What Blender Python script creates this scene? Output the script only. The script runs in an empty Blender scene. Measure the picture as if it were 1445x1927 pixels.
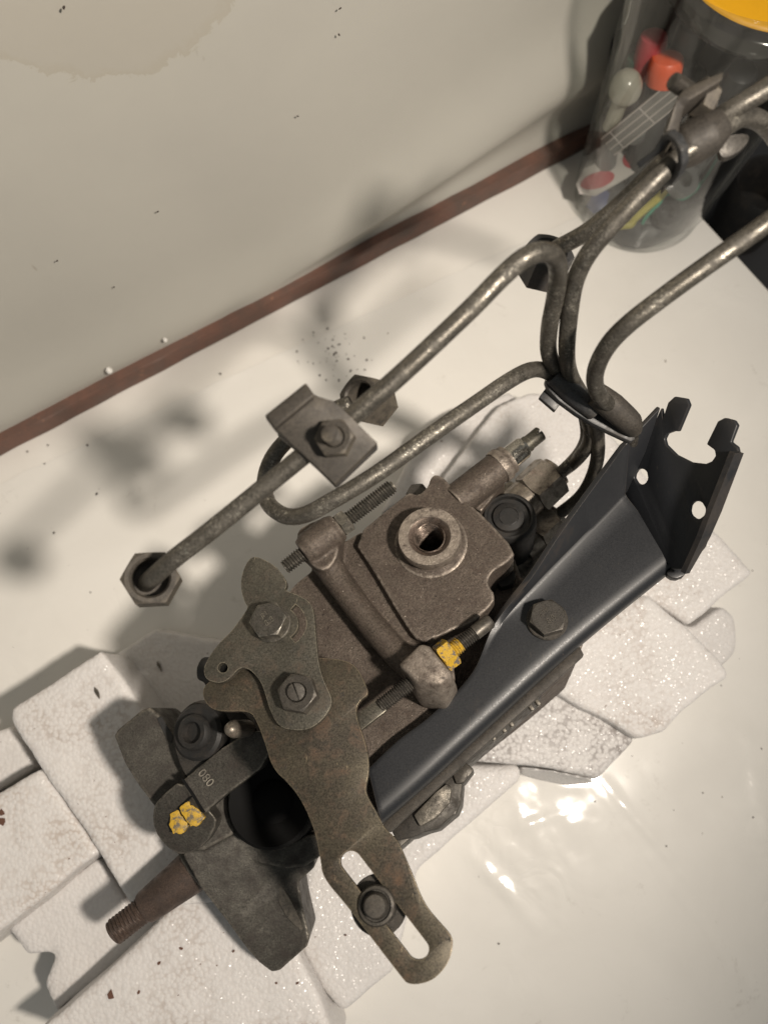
import bpy, bmesh, math, random
from mathutils import Vector, Matrix, noise
from mathutils.geometry import tessellate_polygon
random.seed(7)
S = bpy.context.scene
COL = S.collection
R = math.radians
# ---------------------------------------------------------------- camera, world, lamp, exposure
FPX, CX, CY, H, TILT = 1450.0, 722.5, 963.5, 0.460, R(14.6)
cam = bpy.data.cameras.new('camera'); co = bpy.data.objects.new('camera', cam); COL.objects.link(co)
cam.sensor_fit = 'VERTICAL'; cam.sensor_height = 36; cam.lens = 36*FPX/1927
cam.clip_start = .01; cam.clip_end = 50
co.location = (0, 0, H); co.rotation_euler = (TILT, 0, 0)
cam.dof.use_dof = True; cam.dof.focus_distance = .315; cam.dof.aperture_fstop = 9.0
S.camera = co
W = bpy.data.worlds.new('World'); S.world = W; W.use_nodes = True
bg = W.node_tree.nodes['Background']; bg.inputs[0].default_value = (.96, .98, .95, 1); bg.inputs[1].default_value = .195
L = bpy.data.lights.new('lamp', 'SPOT'); lo = bpy.data.objects.new('lamp', L); COL.objects.link(lo)
lo.location = (.285, -.075, .72); L.energy = 29.5; L.color = (1, .90, .785); L.shadow_soft_size = .028; L.spot_size = R(99); L.spot_blend = 1
lo.rotation_euler = (Vector((-.30, .26, 0))-Vector(lo.location)).to_track_quat('-Z', 'Y').to_euler()
S.view_settings.view_transform = 'Standard'; S.view_settings.look = 'None'
S.view_settings.exposure = 0; S.view_settings.gamma = 1
# ---------------------------------------------------------------- geometry helpers (mm in, metres out)
CT, ST = math.cos(TILT), math.sin(TILT)
CAM = Vector((0, 0, H))
def ray(px, py):
    x, y = (px-CX)/FPX, -(py-CY)/FPX
    return Vector((x, y*CT + ST, y*ST - CT))
def U(px, py, z):
    d = ray(px, py); return CAM + d*((z/1000-H)/d.z)
def onplane(px, py, p0, n):
    d = ray(px, py); return CAM + d*((p0-CAM).dot(n)/d.dot(n))
AX = Vector((math.cos(R(39.5)), math.sin(R(39.5)), 0))
PX = Vector((-AX.y, AX.x, 0))
ROLL = R(12)
NV = (PX*math.sin(ROLL) + Vector((0, 0, 1))*math.cos(ROLL)).normalized()   # the pump lies rolled: its own "up"
ZV = Vector((0, 0, 1))
def V(px, py, h):
    return onplane(px, py, NV*(h/1000), NV)
def chaikin(p, it=2, closed=True):
    for _ in range(it):
        q = []; n = len(p)
        for i in range(n if closed else n-1):
            a, b = p[i], p[(i+1) % n]
            q.append(tuple(a[k]*.75+b[k]*.25 for k in range(len(a)))); q.append(tuple(a[k]*.25+b[k]*.75 for k in range(len(a))))
        if not closed: q = [p[0]]+q+[p[-1]]
        p = q
    return p
def jag(p, step, amp, seed=0):
    rr = random.Random(seed); q = []; n = len(p)
    for i in range(n):
        a, b = p[i], p[(i+1) % n]; m = max(1, int(math.dist(a[:2], b[:2])/step))
        for k in range(m):
            t = k/m; q.append(tuple(a[j]*(1-t)+b[j]*t + (rr.uniform(-amp, amp) if j < 2 and k else 0) for j in range(len(a))))
    return q
def circ(cx, cy, r, n=24, ry=None, rot=0):
    ry = ry or r
    return [(cx+r*math.cos(2*math.pi*i/n)*math.cos(rot)-ry*math.sin(2*math.pi*i/n)*math.sin(rot),
             cy+r*math.cos(2*math.pi*i/n)*math.sin(rot)+ry*math.sin(2*math.pi*i/n)*math.cos(rot)) for i in range(n)]
def stadium(x0, y0, x1, y1, r, n=10):
    a = math.atan2(y1-y0, x1-x0); o = []
    for i in range(n+1):
        t = a+math.pi/2+math.pi*i/n; o.append((x0+r*math.cos(t), y0+r*math.sin(t)))
    for i in range(n+1):
        t = a-math.pi/2+math.pi*i/n; o.append((x1+r*math.cos(t), y1+r*math.sin(t)))
    return o
class MB:
    def __init__(s): s.v = []; s.f = []
    def add(s, v, f):
        o = len(s.v); s.v += [Vector(x) for x in v]; s.f += [tuple(i+o for i in q) for q in f]; return s
    def prism(s, top, ext, holes=()):
        """closed 3D outline, extruded by the vector ext; holes are outlines in the same plane"""
        loops = [list(top)] + [list(h) for h in holes]
        n = (loops[0][0]-loops[0][0]).copy()
        L0 = loops[0]
        for i in range(len(L0)): n += L0[i].cross(L0[(i+1) % len(L0)])
        if n.dot(ext) > 0: loops[0].reverse()
        for h in loops[1:]:
            m = Vector()
            for i in range(len(h)): m += h[i].cross(h[(i+1) % len(h)])
            if m.dot(ext) < 0: h.reverse()
        allp = [p for l in loops for p in l]; N = len(allp)
        if len(loops) == 1:
            f = [tuple(range(N)), tuple(range(2*N-1, N-1, -1))]
            if len(L0) > 4:
                tr = tessellate_polygon(loops); f = []
                for t in tr:
                    a, b, c = allp[t[0]], allp[t[1]], allp[t[2]]
                    if (b-a).cross(c-a).dot(ext) > 0: t = (t[0], t[2], t[1])
                    f += [tuple(t), (t[2]+N, t[1]+N, t[0]+N)]
        else:
            tr = tessellate_polygon(loops); f = []
            for t in tr:
                a, b, c = allp[t[0]], allp[t[1]], allp[t[2]]
                if (b-a).cross(c-a).dot(ext) > 0: t = (t[0], t[2], t[1])
                f += [tuple(t), (t[2]+N, t[1]+N, t[0]+N)]
        o = 0
        for l in loops:
            k = len(l)
            for i in range(k):
                a, b = o+i, o+(i+1) % k; f.append((a, a+N, b+N, b))
            o += k
        return s.add(allp + [p+ext for p in allp], f)
    def tube(s, pts, rad, n=16, step=.002, smooth=True):
        P, Q = [], []
        if smooth:
            m = len(pts)
            for i in range(m-1):
                p0, p1, p2, p3 = pts[max(i-1, 0)], pts[i], pts[i+1], pts[min(i+2, m-1)]
                k = max(2, int((p2-p1).length/step))
                r1, r2 = (rad[i], rad[i+1]) if isinstance(rad, (list, tuple)) else (rad, rad)
                for j in range(k):
                    t = j/k
                    P.append(.5*((2*p1)+(p2-p0)*t+(2*p0-5*p1+4*p2-p3)*t*t+(3*p1-p0-3*p2+p3)*t**3)); Q.append(r1*(1-t)+r2*t)
            P.append(pts[-1]); Q.append(rad[-1] if isinstance(rad, (list, tuple)) else rad)
        else:
            P = list(pts); Q = list(rad) if isinstance(rad, (list, tuple)) else [rad]*len(P)
        d0 = (P[1]-P[0]).normalized(); u = d0.orthogonal().normalized(); v = []; f = []
        for i, p in enumerate(P):
            d = (P[min(i+1, len(P)-1)]-P[max(i-1, 0)]).normalized()
            u = (u-d*u.dot(d)).normalized(); w = d.cross(u)
            for k in range(n):
                a = 2*math.pi*k/n; v.append(p+(u*math.cos(a)+w*math.sin(a))*Q[i])
        for i in range(len(P)-1):
            for k in range(n):
                a, b = i*n+k, i*n+(k+1) % n; f.append((a, b, b+n, a+n))
        f.append(tuple(range(n-1, -1, -1))); f.append(tuple((len(P)-1)*n+k for k in range(n)))
        return s.add(v, f)
    def lathe(s, prof, base, axis, n=40, phase=0):
        """prof: (radius, height) in metres; r == 0 closes to a point"""
        axis = axis.normalized(); u = axis.orthogonal().normalized(); w = axis.cross(u); v = []; f = []; rows = []
        for r, h in prof:
            if r < 1e-7: rows.append([len(v)]); v.append(base+axis*h)
            else:
                rows.append(list(range(len(v), len(v)+n)))
                for k in range(n):
                    a = 2*math.pi*k/n+phase; v.append(base+axis*h+(u*math.cos(a)+w*math.sin(a))*r)
        for A, B in zip(rows, rows[1:]):
            for k in range(n):
                a, b = A[k % len(A)], A[(k+1) % len(A)]; c, d = B[(k+1) % len(B)], B[k % len(B)]
                q = [a]
                for x in (b, c, d):
                    if x not in q: q.append(x)
                if len(q) > 2: f.append(tuple(q))
        return s.add(v, f)
    def thread(s, base, axis, r, length, pitch, n=24, depth=None, inner=False):
        axis = axis.normalized(); u = axis.orthogonal().normalized(); w = axis.cross(u); depth = depth or pitch*.6
        per = 6; rows = int(length/pitch*per)+1; v = []; f = []
        for i in range(rows):
            h = length*i/(rows-1); e = min(1, min(h, length-h)/pitch*1.2+.25)
            for k in range(n):
                a = 2*math.pi*k/n; ph = (h/pitch - k/n) % 1
                t = abs(ph*2-1); t = min(1, max(0, t*1.5-.25))
                rr = (r - depth*(1-t)) if not inner else r+depth*t
                if not inner: rr = rr*(.86+.14*e) 
                v.append(base+axis*h+(u*math.cos(a)+w*math.sin(a))*rr)
        for i in range(rows-1):
            for k in range(n):
                a, b = i*n+k, i*n+(k+1) % n
                f.append((a, b, b+n, a+n) if not inner else (b, a, a+n, b+n))
        if not inner:
            f.append(tuple(range(n-1, -1, -1))); f.append(tuple((rows-1)*n+k for k in range(n)))
        return s.add(v, f)
    def hexa(s, base, axis, af, h, rot=0, hole=0, cham=.577, both=False, seg=8):
        axis = axis.normalized(); u = axis.orthogonal().normalized(); u = Matrix.Rotation(rot, 3, axis) @ u; w = axis.cross(u)
        n = 6*seg; r0 = af/2*.97; v = []; rows = []
        def ring(fn):
            rows.append(len(v))
            for k in range(n):
                a = 2*math.pi*k/n; m = a % (math.pi/3) - math.pi/6; rh = af/2/math.cos(m)
                r, z = fn(rh); v.append(base+axis*z+(u*math.cos(a)+w*math.sin(a))*r)
        if hole: ring(lambda x: (hole, 0))
        else: ring(lambda x: (af*.05, 0))
        if both:
            ring(lambda x: (r0, 0)); ring(lambda x: (x, (x-r0)*cham))
        else: ring(lambda x: (x, 0))
        ring(lambda x: (x, h-(x-r0)*cham)); ring(lambda x: (r0, h))
        if hole: ring(lambda x: (hole*1.12, h)); ring(lambda x: (hole, h-hole*.15)); ring(lambda x: (hole, 0))
        else: ring(lambda x: (af*.05, h))
        f = []
        for a, b in zip(rows, rows[1:]):
            for k in range(n): f.append((a+k, a+(k+1) % n, b+(k+1) % n, b+k))
        if not hole:
            f.append(tuple(rows[0]+k for k in range(n-1, -1, -1))); f.append(tuple(rows[-1]+k for k in range(n)))
        return s.add(v, f)
    def box(s, c, ax, ay, az):
        v = [c+ax*i+ay*j+az*k for k in (-1, 1) for j in (-1, 1) for i in (-1, 1)]
        return s.add(v, [(0, 2, 3, 1), (4, 5, 7, 6), (0, 1, 5, 4), (2, 6, 7, 3), (0, 4, 6, 2), (1, 3, 7, 5)])
WLOC = {}
def empty(name, loc, label, cat, group=None):
    o = bpy.data.objects.new(name, None); COL.objects.link(o); o.location = loc; o.empty_display_size = .01; WLOC[o] = Vector(loc)
    o['label'] = label; o['category'] = cat
    if group: o['group'] = group
    return o
def tag(o, label=None, cat=None, group=None, kind=None):
    for k, v in (('label', label), ('category', cat), ('group', group), ('kind', kind)):
        if v: o[k] = v
    return o
def mk(name, mb, mat, parent=None, bevel=0, remesh=0, smooth=0, ang=35, sub=0, cut=None, seg=2, fix=False, cutfirst=False):
    xs = [v.x for v in mb.v]; ys = [v.y for v in mb.v]; zs = [v.z for v in mb.v]
    org = Vector(((min(xs)+max(xs))/2, (min(ys)+max(ys))/2, min(zs)))
    me = bpy.data.meshes.new(name); me.from_pydata([v-org for v in mb.v], [], mb.f); me.validate()
    if fix or remesh:
        bm = bmesh.new(); bm.from_mesh(me); bmesh.ops.recalc_face_normals(bm, faces=bm.faces); bm.to_mesh(me); bm.free()
    o = bpy.data.objects.new(name, me); COL.objects.link(o); WLOC[o] = org
    o.location = org - (WLOC[parent] if parent else Vector())
    if parent: o.parent = parent
    me.materials.append(mat)
    cutter = None
    def docut():
        cm = bpy.data.meshes.new('c'); cm.from_pydata([v for v in cut.v], [], cut.f)
        bm = bmesh.new(); bm.from_mesh(cm); bmesh.ops.recalc_face_normals(bm, faces=bm.faces); bm.to_mesh(cm); bm.free()
        c_ = bpy.data.objects.new('c', cm); COL.objects.link(c_)
        m = o.modifiers.new('bool', 'BOOLEAN'); m.object = c_; m.operation = 'DIFFERENCE'; m.solver = 'EXACT'
        return c_
    if cut and cutfirst: cutter = docut()
    if bevel:
        m = o.modifiers.new('bevel', 'BEVEL'); m.width = bevel/1000; m.segments = seg; m.limit_method = 'ANGLE'; m.angle_limit = R(40)
    if remesh:
        m = o.modifiers.new('remesh', 'REMESH'); m.mode = 'VOXEL'; m.voxel_size = remesh/1000
        m.use_smooth_shade = True
        if smooth:
            m = o.modifiers.new('smooth', 'SMOOTH'); m.factor = .5; m.iterations = smooth
    if cut and not cutfirst: cutter = docut()
    if sub:
        m = o.modifiers.new('sub', 'SUBSURF'); m.levels = m.render_levels = sub
    if o.modifiers:
        dg = bpy.context.evaluated_depsgraph_get(); dg.update()
        ne = bpy.data.meshes.new_from_object(o.evaluated_get(dg)); o.modifiers.clear(); o.data = ne; ne.name = name; bpy.data.meshes.remove(me)
    if cutter: bpy.data.objects.remove(cutter)
    o.data.polygons.foreach_set('use_smooth', [True]*len(o.data.polygons))
    if ang < 180: o.data.set_sharp_from_angle(angle=R(ang))
    return o
def text(name, body, size, pos, xdir, nrm, depth, mat, parent):
    c = bpy.data.curves.new('t', 'FONT'); c.body = body; c.size = size; c.extrude = depth; c.align_x = 'CENTER'; c.align_y = 'CENTER'; c.resolution_u = 3
    t = bpy.data.objects.new('t', c); COL.objects.link(t); dg = bpy.context.evaluated_depsgraph_get(); dg.update()
    me = bpy.data.meshes.new_from_object(t.evaluated_get(dg)); bpy.data.objects.remove(t)
    xd = (xdir-nrm*xdir.dot(nrm)).normalized(); yd = nrm.cross(xd)
    M = Matrix((xd, yd, nrm)).transposed()
    for v in me.vertices: v.co = M @ v.co
    o = bpy.data.objects.new(name, me); COL.objects.link(o); WLOC[o] = Vector(pos); o.location = pos-WLOC[parent]; o.parent = parent
    me.materials.append(mat); return o
# ---------------------------------------------------------------- materials
class NT:
    def __init__(s, name):
        s.m = bpy.data.materials.new(name); s.m.use_nodes = True; s.t = s.m.node_tree; s.b = s.t.nodes['Principled BSDF']
        s.tc = s.t.nodes.new('ShaderNodeTexCoord'); s.co = s.tc.outputs['Object']
    def n(s, typ, **k):
        x = s.t.nodes.new('ShaderNode'+typ)
        for a, b in k.items(): setattr(x, a, b)
        return x
    def l(s, a, b): s.t.links.new(a, b)
    def noise(s, scale, detail=4, rough=.6, dist=0, co=None):
        x = s.n('TexNoise'); x.inputs['Scale'].default_value = scale; x.inputs['Detail'].default_value = detail
        x.inputs['Roughness'].default_value = rough; x.inputs['Distortion'].default_value = dist; s.l(co or s.co, x.inputs['Vector']); return x.outputs['Fac']
    def ramp(s, fac, a, b):
        x = s.n('MapRange'); x.inputs['From Min'].default_value = a; x.inputs['From Max'].default_value = b; s.l(fac, x.inputs['Value']); return x.outputs['Result']
    def math(s, op, a, b=None, clamp=False):
        x = s.n('Math', operation=op, use_clamp=clamp)
        for i, q in enumerate((a, b)):
            if q is None: continue
            if isinstance(q, (int, float)): x.inputs[i].default_value = q
            else: s.l(q, x.inputs[i])
        return x.outputs[0]
    def mix(s, fac, a, b, mode='MIX'):
        x = s.n('Mix', data_type='RGBA', blend_type=mode)
        for sk, q in ((x.inputs[0], fac), (x.inputs[6], a), (x.inputs[7], b)):
            if isinstance(q, (int, float)): sk.default_value = q
            elif isinstance(q, tuple): sk.default_value = q if len(q) == 4 else (*q, 1)
            else: s.l(q, sk)
        return x.outputs[2]
    def mixf(s, fac, a, b):
        x = s.n('Mix', data_type='FLOAT')
        for sk, q in ((x.inputs[0], fac), (x.inputs[2], a), (x.inputs[3], b)):
            if isinstance(q, (int, float)): sk.default_value = q
            else: s.l(q, sk)
        return x.outputs[0]
    def bump(s, h, strength, dist, prev=None):
        x = s.n('Bump'); x.inputs['Strength'].default_value = strength; x.inputs['Distance'].default_value = dist; s.l(h, x.inputs['Height'])
        if prev: s.l(prev, x.inputs['Normal'])
        return x.outputs['Normal']
    def set(s, **k):
        for a, q in k.items():
            sk = s.b.inputs[a.replace('_', ' ')]
            if isinstance(q, (int, float)): sk.default_value = q
            elif isinstance(q, tuple): sk.default_value = q if len(q) == 4 else (*q, 1)
            else: s.l(q, sk)
        return s.m
def grimy(name, c1, c2, grime, gscale=220, glo=.45, ghi=.62, metal=.8, rough=.42, bump=.35, bdist=.0004, fine=1800, worn=None, wear=.5, spots=None, spot_at=.64, shine=None, shine_at=.6, grough=.8, pit=.62, edge=None):
    """metal with two base tones, matt grime patches, fine relief, brighter worn edges"""
    t = NT(name)
    a = t.ramp(t.noise(gscale*.5, 5, .65), .38, .62)
    col = t.mix(a, c1, c2)
    g = t.ramp(t.noise(gscale, 7, .7, .4), glo, ghi)
    col = t.mix(g, col, grime)
    f = t.noise(fine, 5, .75)
    col = t.mix(t.ramp(f, .34, .62), t.mix(pit, col, (0, 0, 0), 'MIX'), col)
    met = t.mixf(g, metal, metal*.25); ro = t.mixf(g, rough, grough)
    ro = t.math('ADD', ro, t.math('MULTIPLY', t.math('SUBTRACT', f, .5), .5))
    if spots:
        sp = t.ramp(t.noise(gscale*2.2, 6, .75, .2), spot_at, spot_at+.06)
        col = t.mix(sp, col, spots); met = t.mixf(sp, met, .1); ro = t.mixf(sp, ro, .85)
    if worn:
        geo = t.n('NewGeometry'); p = t.ramp(geo.outputs['Pointiness'], *((.508, .56) if gscale in (150, 180) and bump > .4 else (.545, .64)))
        p = t.math('MULTIPLY', p, t.ramp(t.noise(gscale*1.5, 5, .7), .35, .65)); p = t.math('MULTIPLY', p, wear, True)
        col = t.mix(p, col, worn); ro = t.mixf(p, ro, .33); met = t.mixf(p, met, .95)
    if worn and gscale == 180:
        du = t.ramp(t.noise(gscale*4.7, 2, .5), .72, .75); col = t.mix(t.math('MULTIPLY', du, .55), col, worn)
    if edge:
        bv = t.n('Bevel', samples=6); bv.inputs['Radius'].default_value = .0009; gn = t.n('NewGeometry'); dt = t.n('VectorMath', operation='DOT_PRODUCT'); t.l(bv.outputs[0], dt.inputs[0]); t.l(gn.outputs['Normal'], dt.inputs[1])
        em = t.math('MULTIPLY', t.ramp(dt.outputs['Value'], .97, .78), t.ramp(t.noise(gscale*2.5, 4, .7), .36, .58), True)
        scr = t.n('Mapping'); scr.inputs['Rotation'].default_value = (0, 0, .6); scr.inputs['Scale'].default_value = (1, .04, 1); t.l(t.co, scr.inputs['Vector'])
        sm_ = t.math('MULTIPLY', t.ramp(t.noise(1500, 2, .5, 0, scr.outputs[0]), .70, .74), t.ramp(t.noise(90, 2), .5, .6))
        em = t.math('MAXIMUM', em, t.math('MULTIPLY', sm_, .45))
        col = t.mix(em, col, edge); ro = t.mixf(em, ro, .35); met = t.mixf(em, met, .8)
    if shine:
        sh_ = t.math('MULTIPLY', t.ramp(t.noise(gscale*7, 5, .8), .52, .66), t.ramp(t.noise(gscale*.6, 3, .6), shine_at-.12, shine_at+.06))
        col = t.mix(sh_, col, shine); met = t.mixf(sh_, met, 1.0); ro = t.mixf(sh_, ro, .24)
    nb = t.bump(t.noise(gscale*3, 6, .7), bump, bdist); nb = t.bump(f, bump*.8, bdist*.35, nb)
    return t.set(Base_Color=col, Metallic=met, Roughness=t.math('MAXIMUM', ro, .15), Normal=nb)
M_cast = grimy('cast_aluminium', (.112, .090, .072), (.160, .130, .106), (.062, .044, .033), 180, .40, .66, .5, .5, .6, .0006, 1300, worn=(.46, .40, .34), wear=.9, spots=(.012, .008, .006), spot_at=.615)
M_flange = grimy('grey_casting', (.105, .097, .082), (.062, .057, .048), (.040, .032, .026), 150, .45, .7, .5, .5, .45, .0005, 1300, worn=(.42, .38, .32), wear=.7)
M_lever = grimy('brown_passivated_steel', (.110, .094, .067), (.072, .062, .048), (.112, .068, .040), 120, .50, .72, .55, .46, .2, .0002, 1500, edge=(.42, .34, .22), spots=(.022, .019, .015), spot_at=.60)
M_plate = grimy('grey_green_plated_steel', (.130, .120, .097), (.088, .083, .068), (.080, .060, .042), 150, .48, .7, .6, .42, .2, .0002, 1500, edge=(.46, .41, .31), spots=(.032, .030, .025), spot_at=.60)
M_pipe = grimy('pipe_steel', (.17, .155, .13), (.12, .11, .095), (.075, .068, .056), 120, .45, .68, .75, .36, .35, .0004, 1600, shine=(.50, .47, .40), shine_at=.56)
M_clamp = grimy('clamp_steel', (.074, .064, .053), (.052, .046, .039), (.038, .032, .026), 150, .45, .7, .3, .58, .3, .0003, 1500, worn=(.3, .26, .2), wear=.7)
M_bolt = grimy('bolt_steel', (.12, .114, .10), (.09, .084, .073), (.06, .05, .04), 260, .45, .66, .75, .38, .3, .0002, 2200, worn=(.5, .46, .38), wear=.8)
M_nut = grimy('delivery_nut_steel', (.30, .265, .22), (.22, .19, .155), (.13, .09, .07), 260, .48, .7, .7, .38, .25, .0002, 2200, worn=(.55, .48, .4), wear=.8)
M_dark = grimy('dark_bolt_steel', (.085, .078, .068), (.06, .055, .05), (.045, .038, .03), 260, .45, .66, .6, .45, .3, .0002, 2200, worn=(.25, .22, .18), wear=.7)
M_rust = grimy('rusty_shaft_steel', (.125, .088, .07), (.085, .062, .05), (.06, .042, .034), 260, .45, .66, .45, .5, .3, .0003, 1800)
M_black = grimy('black_paint', (.0115, .0125, .0150), (.0155, .0165, .0185), (.042, .032, .026), 30, .58, .86, .0, .44, .05, .0001, 1600, worn=(.13, .11, .095), wear=.6, grough=.6, pit=.12, edge=(.11, .095, .082))
M_black2 = grimy('black_clamp_paint', (.035, .037, .04), (.05, .05, .05), (.07, .06, .05), 120, .5, .75, .1, .48, .2, .0002, 1600, worn=(.18, .15, .13), wear=.5)
M_rubber = grimy('black_rubber', (.012, .012, .012), (.02, .018, .016), (.035, .028, .022), 140, .5, .75, 0, .6, .2, .0002, 1500)
M_bright = grimy('bright_steel', (.50, .48, .43), (.42, .40, .35), (.22, .18, .12), 300, .55, .75, .95, .2, .1, .0001, 1500)
M_hole = grimy('machined_brown_steel', (.25, .20, .165), (.18, .14, .115), (.09, .06, .045), 260, .45, .7, .85, .33, .2, .0002, 1500, worn=(.5, .42, .34), wear=.8)
def mat_yellow(name, lo, hi, under):
    t = NT(name); k = t.ramp(t.noise(330, 6, .7, .3), lo, hi)
    c = t.mix(t.noise(500, 4), (.50, .31, .02), (.38, .235, .025)); c = t.mix(t.ramp(t.noise(900, 5, .7), .56, .66), c, (.16, .10, .03))
    return t.set(Base_Color=t.mix(k, under, c), Roughness=.5, Normal=t.bump(t.noise(500, 5, .7), .5, .0006))
M_yellow = mat_yellow('yellow_paint_mark', .40, .50, (.12, .10, .07))
M_yellow2 = mat_yellow('yellow_paint_worn', .455, .50, (.12, .10, .08))
def mat_foam(name, dirt, dcol, seed=0):
    t = NT(name); mp = t.n('Mapping'); mp.inputs['Location'].default_value = (seed*.37, seed*.11, 0); t.l(t.co, mp.inputs['Vector'])
    nz = t.n('TexNoise'); nz.inputs['Scale'].default_value = 300; t.l(mp.outputs[0], nz.inputs['Vector'])
    wob = t.n('Mix', data_type='VECTOR'); wob.inputs[0].default_value = .0012; t.l(mp.outputs[0], wob.inputs[4]); t.l(nz.outputs['Color'], wob.inputs[5])
    vo = t.n('TexVoronoi', feature='SMOOTH_F1'); vo.inputs['Scale'].default_value = 520; vo.inputs['Smoothness'].default_value = .25; t.l(wob.outputs[1], vo.inputs['Vector'])
    v2 = t.n('TexVoronoi', feature='F1'); v2.inputs['Scale'].default_value = 1800; t.l(wob.outputs[1], v2.inputs['Vector'])
    cell = t.n('SeparateColor'); t.l(v2.outputs['Color'], cell.inputs[0])
    d = t.ramp(t.noise(28, 6, .65, .5, mp.outputs[0]), .62-dirt*.3, .95-dirt*.3)
    crack = t.ramp(vo.outputs['Distance'], .42, .75)
    dd = t.math('MULTIPLY', d, t.math('ADD', t.math('MULTIPLY', crack, .8), .2), True); dd = t.math('ADD', dd, t.math('MULTIPLY', crack, .11), True)
    col = t.mix(dd, (.62, .60, .585), dcol)
    col = t.mix(t.ramp(t.noise(420, 3, .5, 0, mp.outputs[0]), .735, .765), col, (.16, .10, .08))
    nb = t.bump(vo.outputs['Distance'], .42, -.0007); nb = t.bump(t.noise(60, 4, .6, 0, mp.outputs[0]), .22, .003, nb)
    geo = t.n('NewGeometry'); va = t.n('VectorMath', operation='SUBTRACT'); t.l(v2.outputs['Color'], va.inputs[0]); va.inputs[1].default_value = (.5, .5, .5)
    vs = t.n('VectorMath', operation='SCALE'); vs.inputs['Scale'].default_value = .62; t.l(va.outputs[0], vs.inputs[0])
    vv = t.n('VectorMath', operation='ADD'); t.l(geo.outputs['Normal'], vv.inputs[0]); t.l(vs.outputs[0], vv.inputs[1])
    vn = t.n('VectorMath', operation='NORMALIZE'); t.l(vv.outputs[0], vn.inputs[0]); t.l(vn.outputs[0], t.b.inputs['Coat Normal'])
    t.set(Base_Color=col, Roughness=.6, Normal=nb, Subsurface_Weight=.3, Subsurface_Scale=.005, Coat_Weight=.22, Coat_Roughness=.17)
    t.b.inputs['Subsurface Radius'].default_value = (1, .95, .9); return t.m
M_foam = [mat_foam('white_foam', .42, (.36, .30, .26), 1), mat_foam('soiled_foam', .72, (.40, .33, .28), 2), mat_foam('clean_foam', .2, (.42, .37, .33), 3), mat_foam('black_smeared_foam', .75, (.15, .125, .115), 7)]
def simple(name, c, rough=.5, metal=0, nscale=300, var=.25, bump=.15, bd=.0003, **k):
    t = NT(name); c2 = tuple(x*(1-var) for x in c)
    return t.set(Base_Color=t.mix(t.noise(nscale, 5), c, c2), Roughness=rough, Metallic=metal, Normal=t.bump(t.noise(nscale*2, 4), bump, bd), **k)
FWD = Vector((0, ST, -CT))
def mmpx(P): return (P-CAM).dot(FWD)/FPX      # metres that one photo pixel spans at P
def outl(p, f, h): return [f(q[0], q[1], q[2] if len(q) > 2 else h) for q in p]
# ---------------------------------------------------------------- the setting: table, wall, batten
s0, s1 = U(0, 860, 0), U(1058, 303, 0)
WD = (s1-s0).normalized(); WB = Vector((-WD.y, WD.x, 0))          # along the wall, and away from the pump
e0, e1 = U(1310, 400, 0), U(1445, 548, 0); ED = (e1-e0).normalized()
def tz(px, py, off=.012):
    p = onplane(px, py, s0+WB*off, WB); return (p-s0).dot(WD), p.z
def isect(p, d, q, e):
    k = ((q-p).x*e.y-(q-p).y*e.x)/(d.x*e.y-d.y*e.x); return p+d*k
corner = isect(s0+WB*.03, WD, e0, ED)
# table slab
far = e0+ED*.75
tb = [corner, s0+WB*.03-WD*.6, s0+WB*.03-WD*.6+ED*.95, corner+ED*.95]
t = NT('white_table_board')
c = t.mix(t.ramp(t.noise(14, 5, .6), .4, .7), (.74, .715, .67), (.69, .66, .61))
t.set(Base_Color=c, Roughness=.4, Normal=t.bump(t.noise(60, 4), .1, .001))
M_table = t.m
tag(mk('tabletop', MB().prism(tb, Vector((0, 0, -.018))), M_table), kind='structure')
# plastic film on the table
t = NT('clear_film_over_white')
c = t.mix(t.ramp(t.noise(12, 5, .6, .5), .35, .7), (.72, .70, .66), (.67, .65, .61))
spk = t.ramp(t.noise(160, 2, .5, .3), .765, .785); c = t.mix(t.math('MULTIPLY', spk, .8), c, (.15, .12, .09))
smu = t.math('MULTIPLY', t.ramp(t.noise(30, 6, .75, .8), .60, .75), t.ramp(t.noise(350, 4, .7), .45, .62)); c = t.mix(t.math('MULTIPLY', smu, .55), c, (.30, .27, .23))
nb = t.bump(t.noise(45, 5, .6, 1.2), .10, .0012); ck_ = t.math('MULTIPLY', t.math('ABSOLUTE', t.math('SUBTRACT', t.noise(38, 2, .5, 1.0), .5)), t.ramp(t.noise(8, 2), .56, .70)); nb = t.bump(ck_, .5, .0045, nb)
M_film = t.set(Base_Color=c, Roughness=t.ramp(t.noise(25, 4), -.7, 1.9), Normal=nb, Coat_Weight=.40, Coat_Roughness=.09, Specular_IOR_Level=.2)
edge0, edge1 = U(0, 910, 0), U(372, 738, 0); FD = (edge1-edge0).normalized(); FN = Vector((FD.y, -FD.x, 0))
creases = [(U(*a, 0), U(*b, 0), w, h) for a, b, w, h in (((1135, 1470), (1300, 1665), 2.6, .9), ((1115, 1475), (1445, 1900), 1.6, .5), ((880, 1600), (1010, 1745), 3.5, 1.0),
    ((890, 1560), (1040, 1740), 1.8, -.5), ((1035, 1560), (1080, 1640), 2., .6), ((960, 1560), (1060, 1530), 2., .7), ((1400, 1380), (1440, 1560), 4, .9), ((1050, 1640), (1055, 1735), 1.5, .5), ((960, 1500), (1010, 1590), 4, .8),
    ((1330, 1760), (1445, 1900), 5, .4), ((40, 1010), (110, 1150), .8, .25), ((110, 1150), (260, 1400), .8, .2))]
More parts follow.
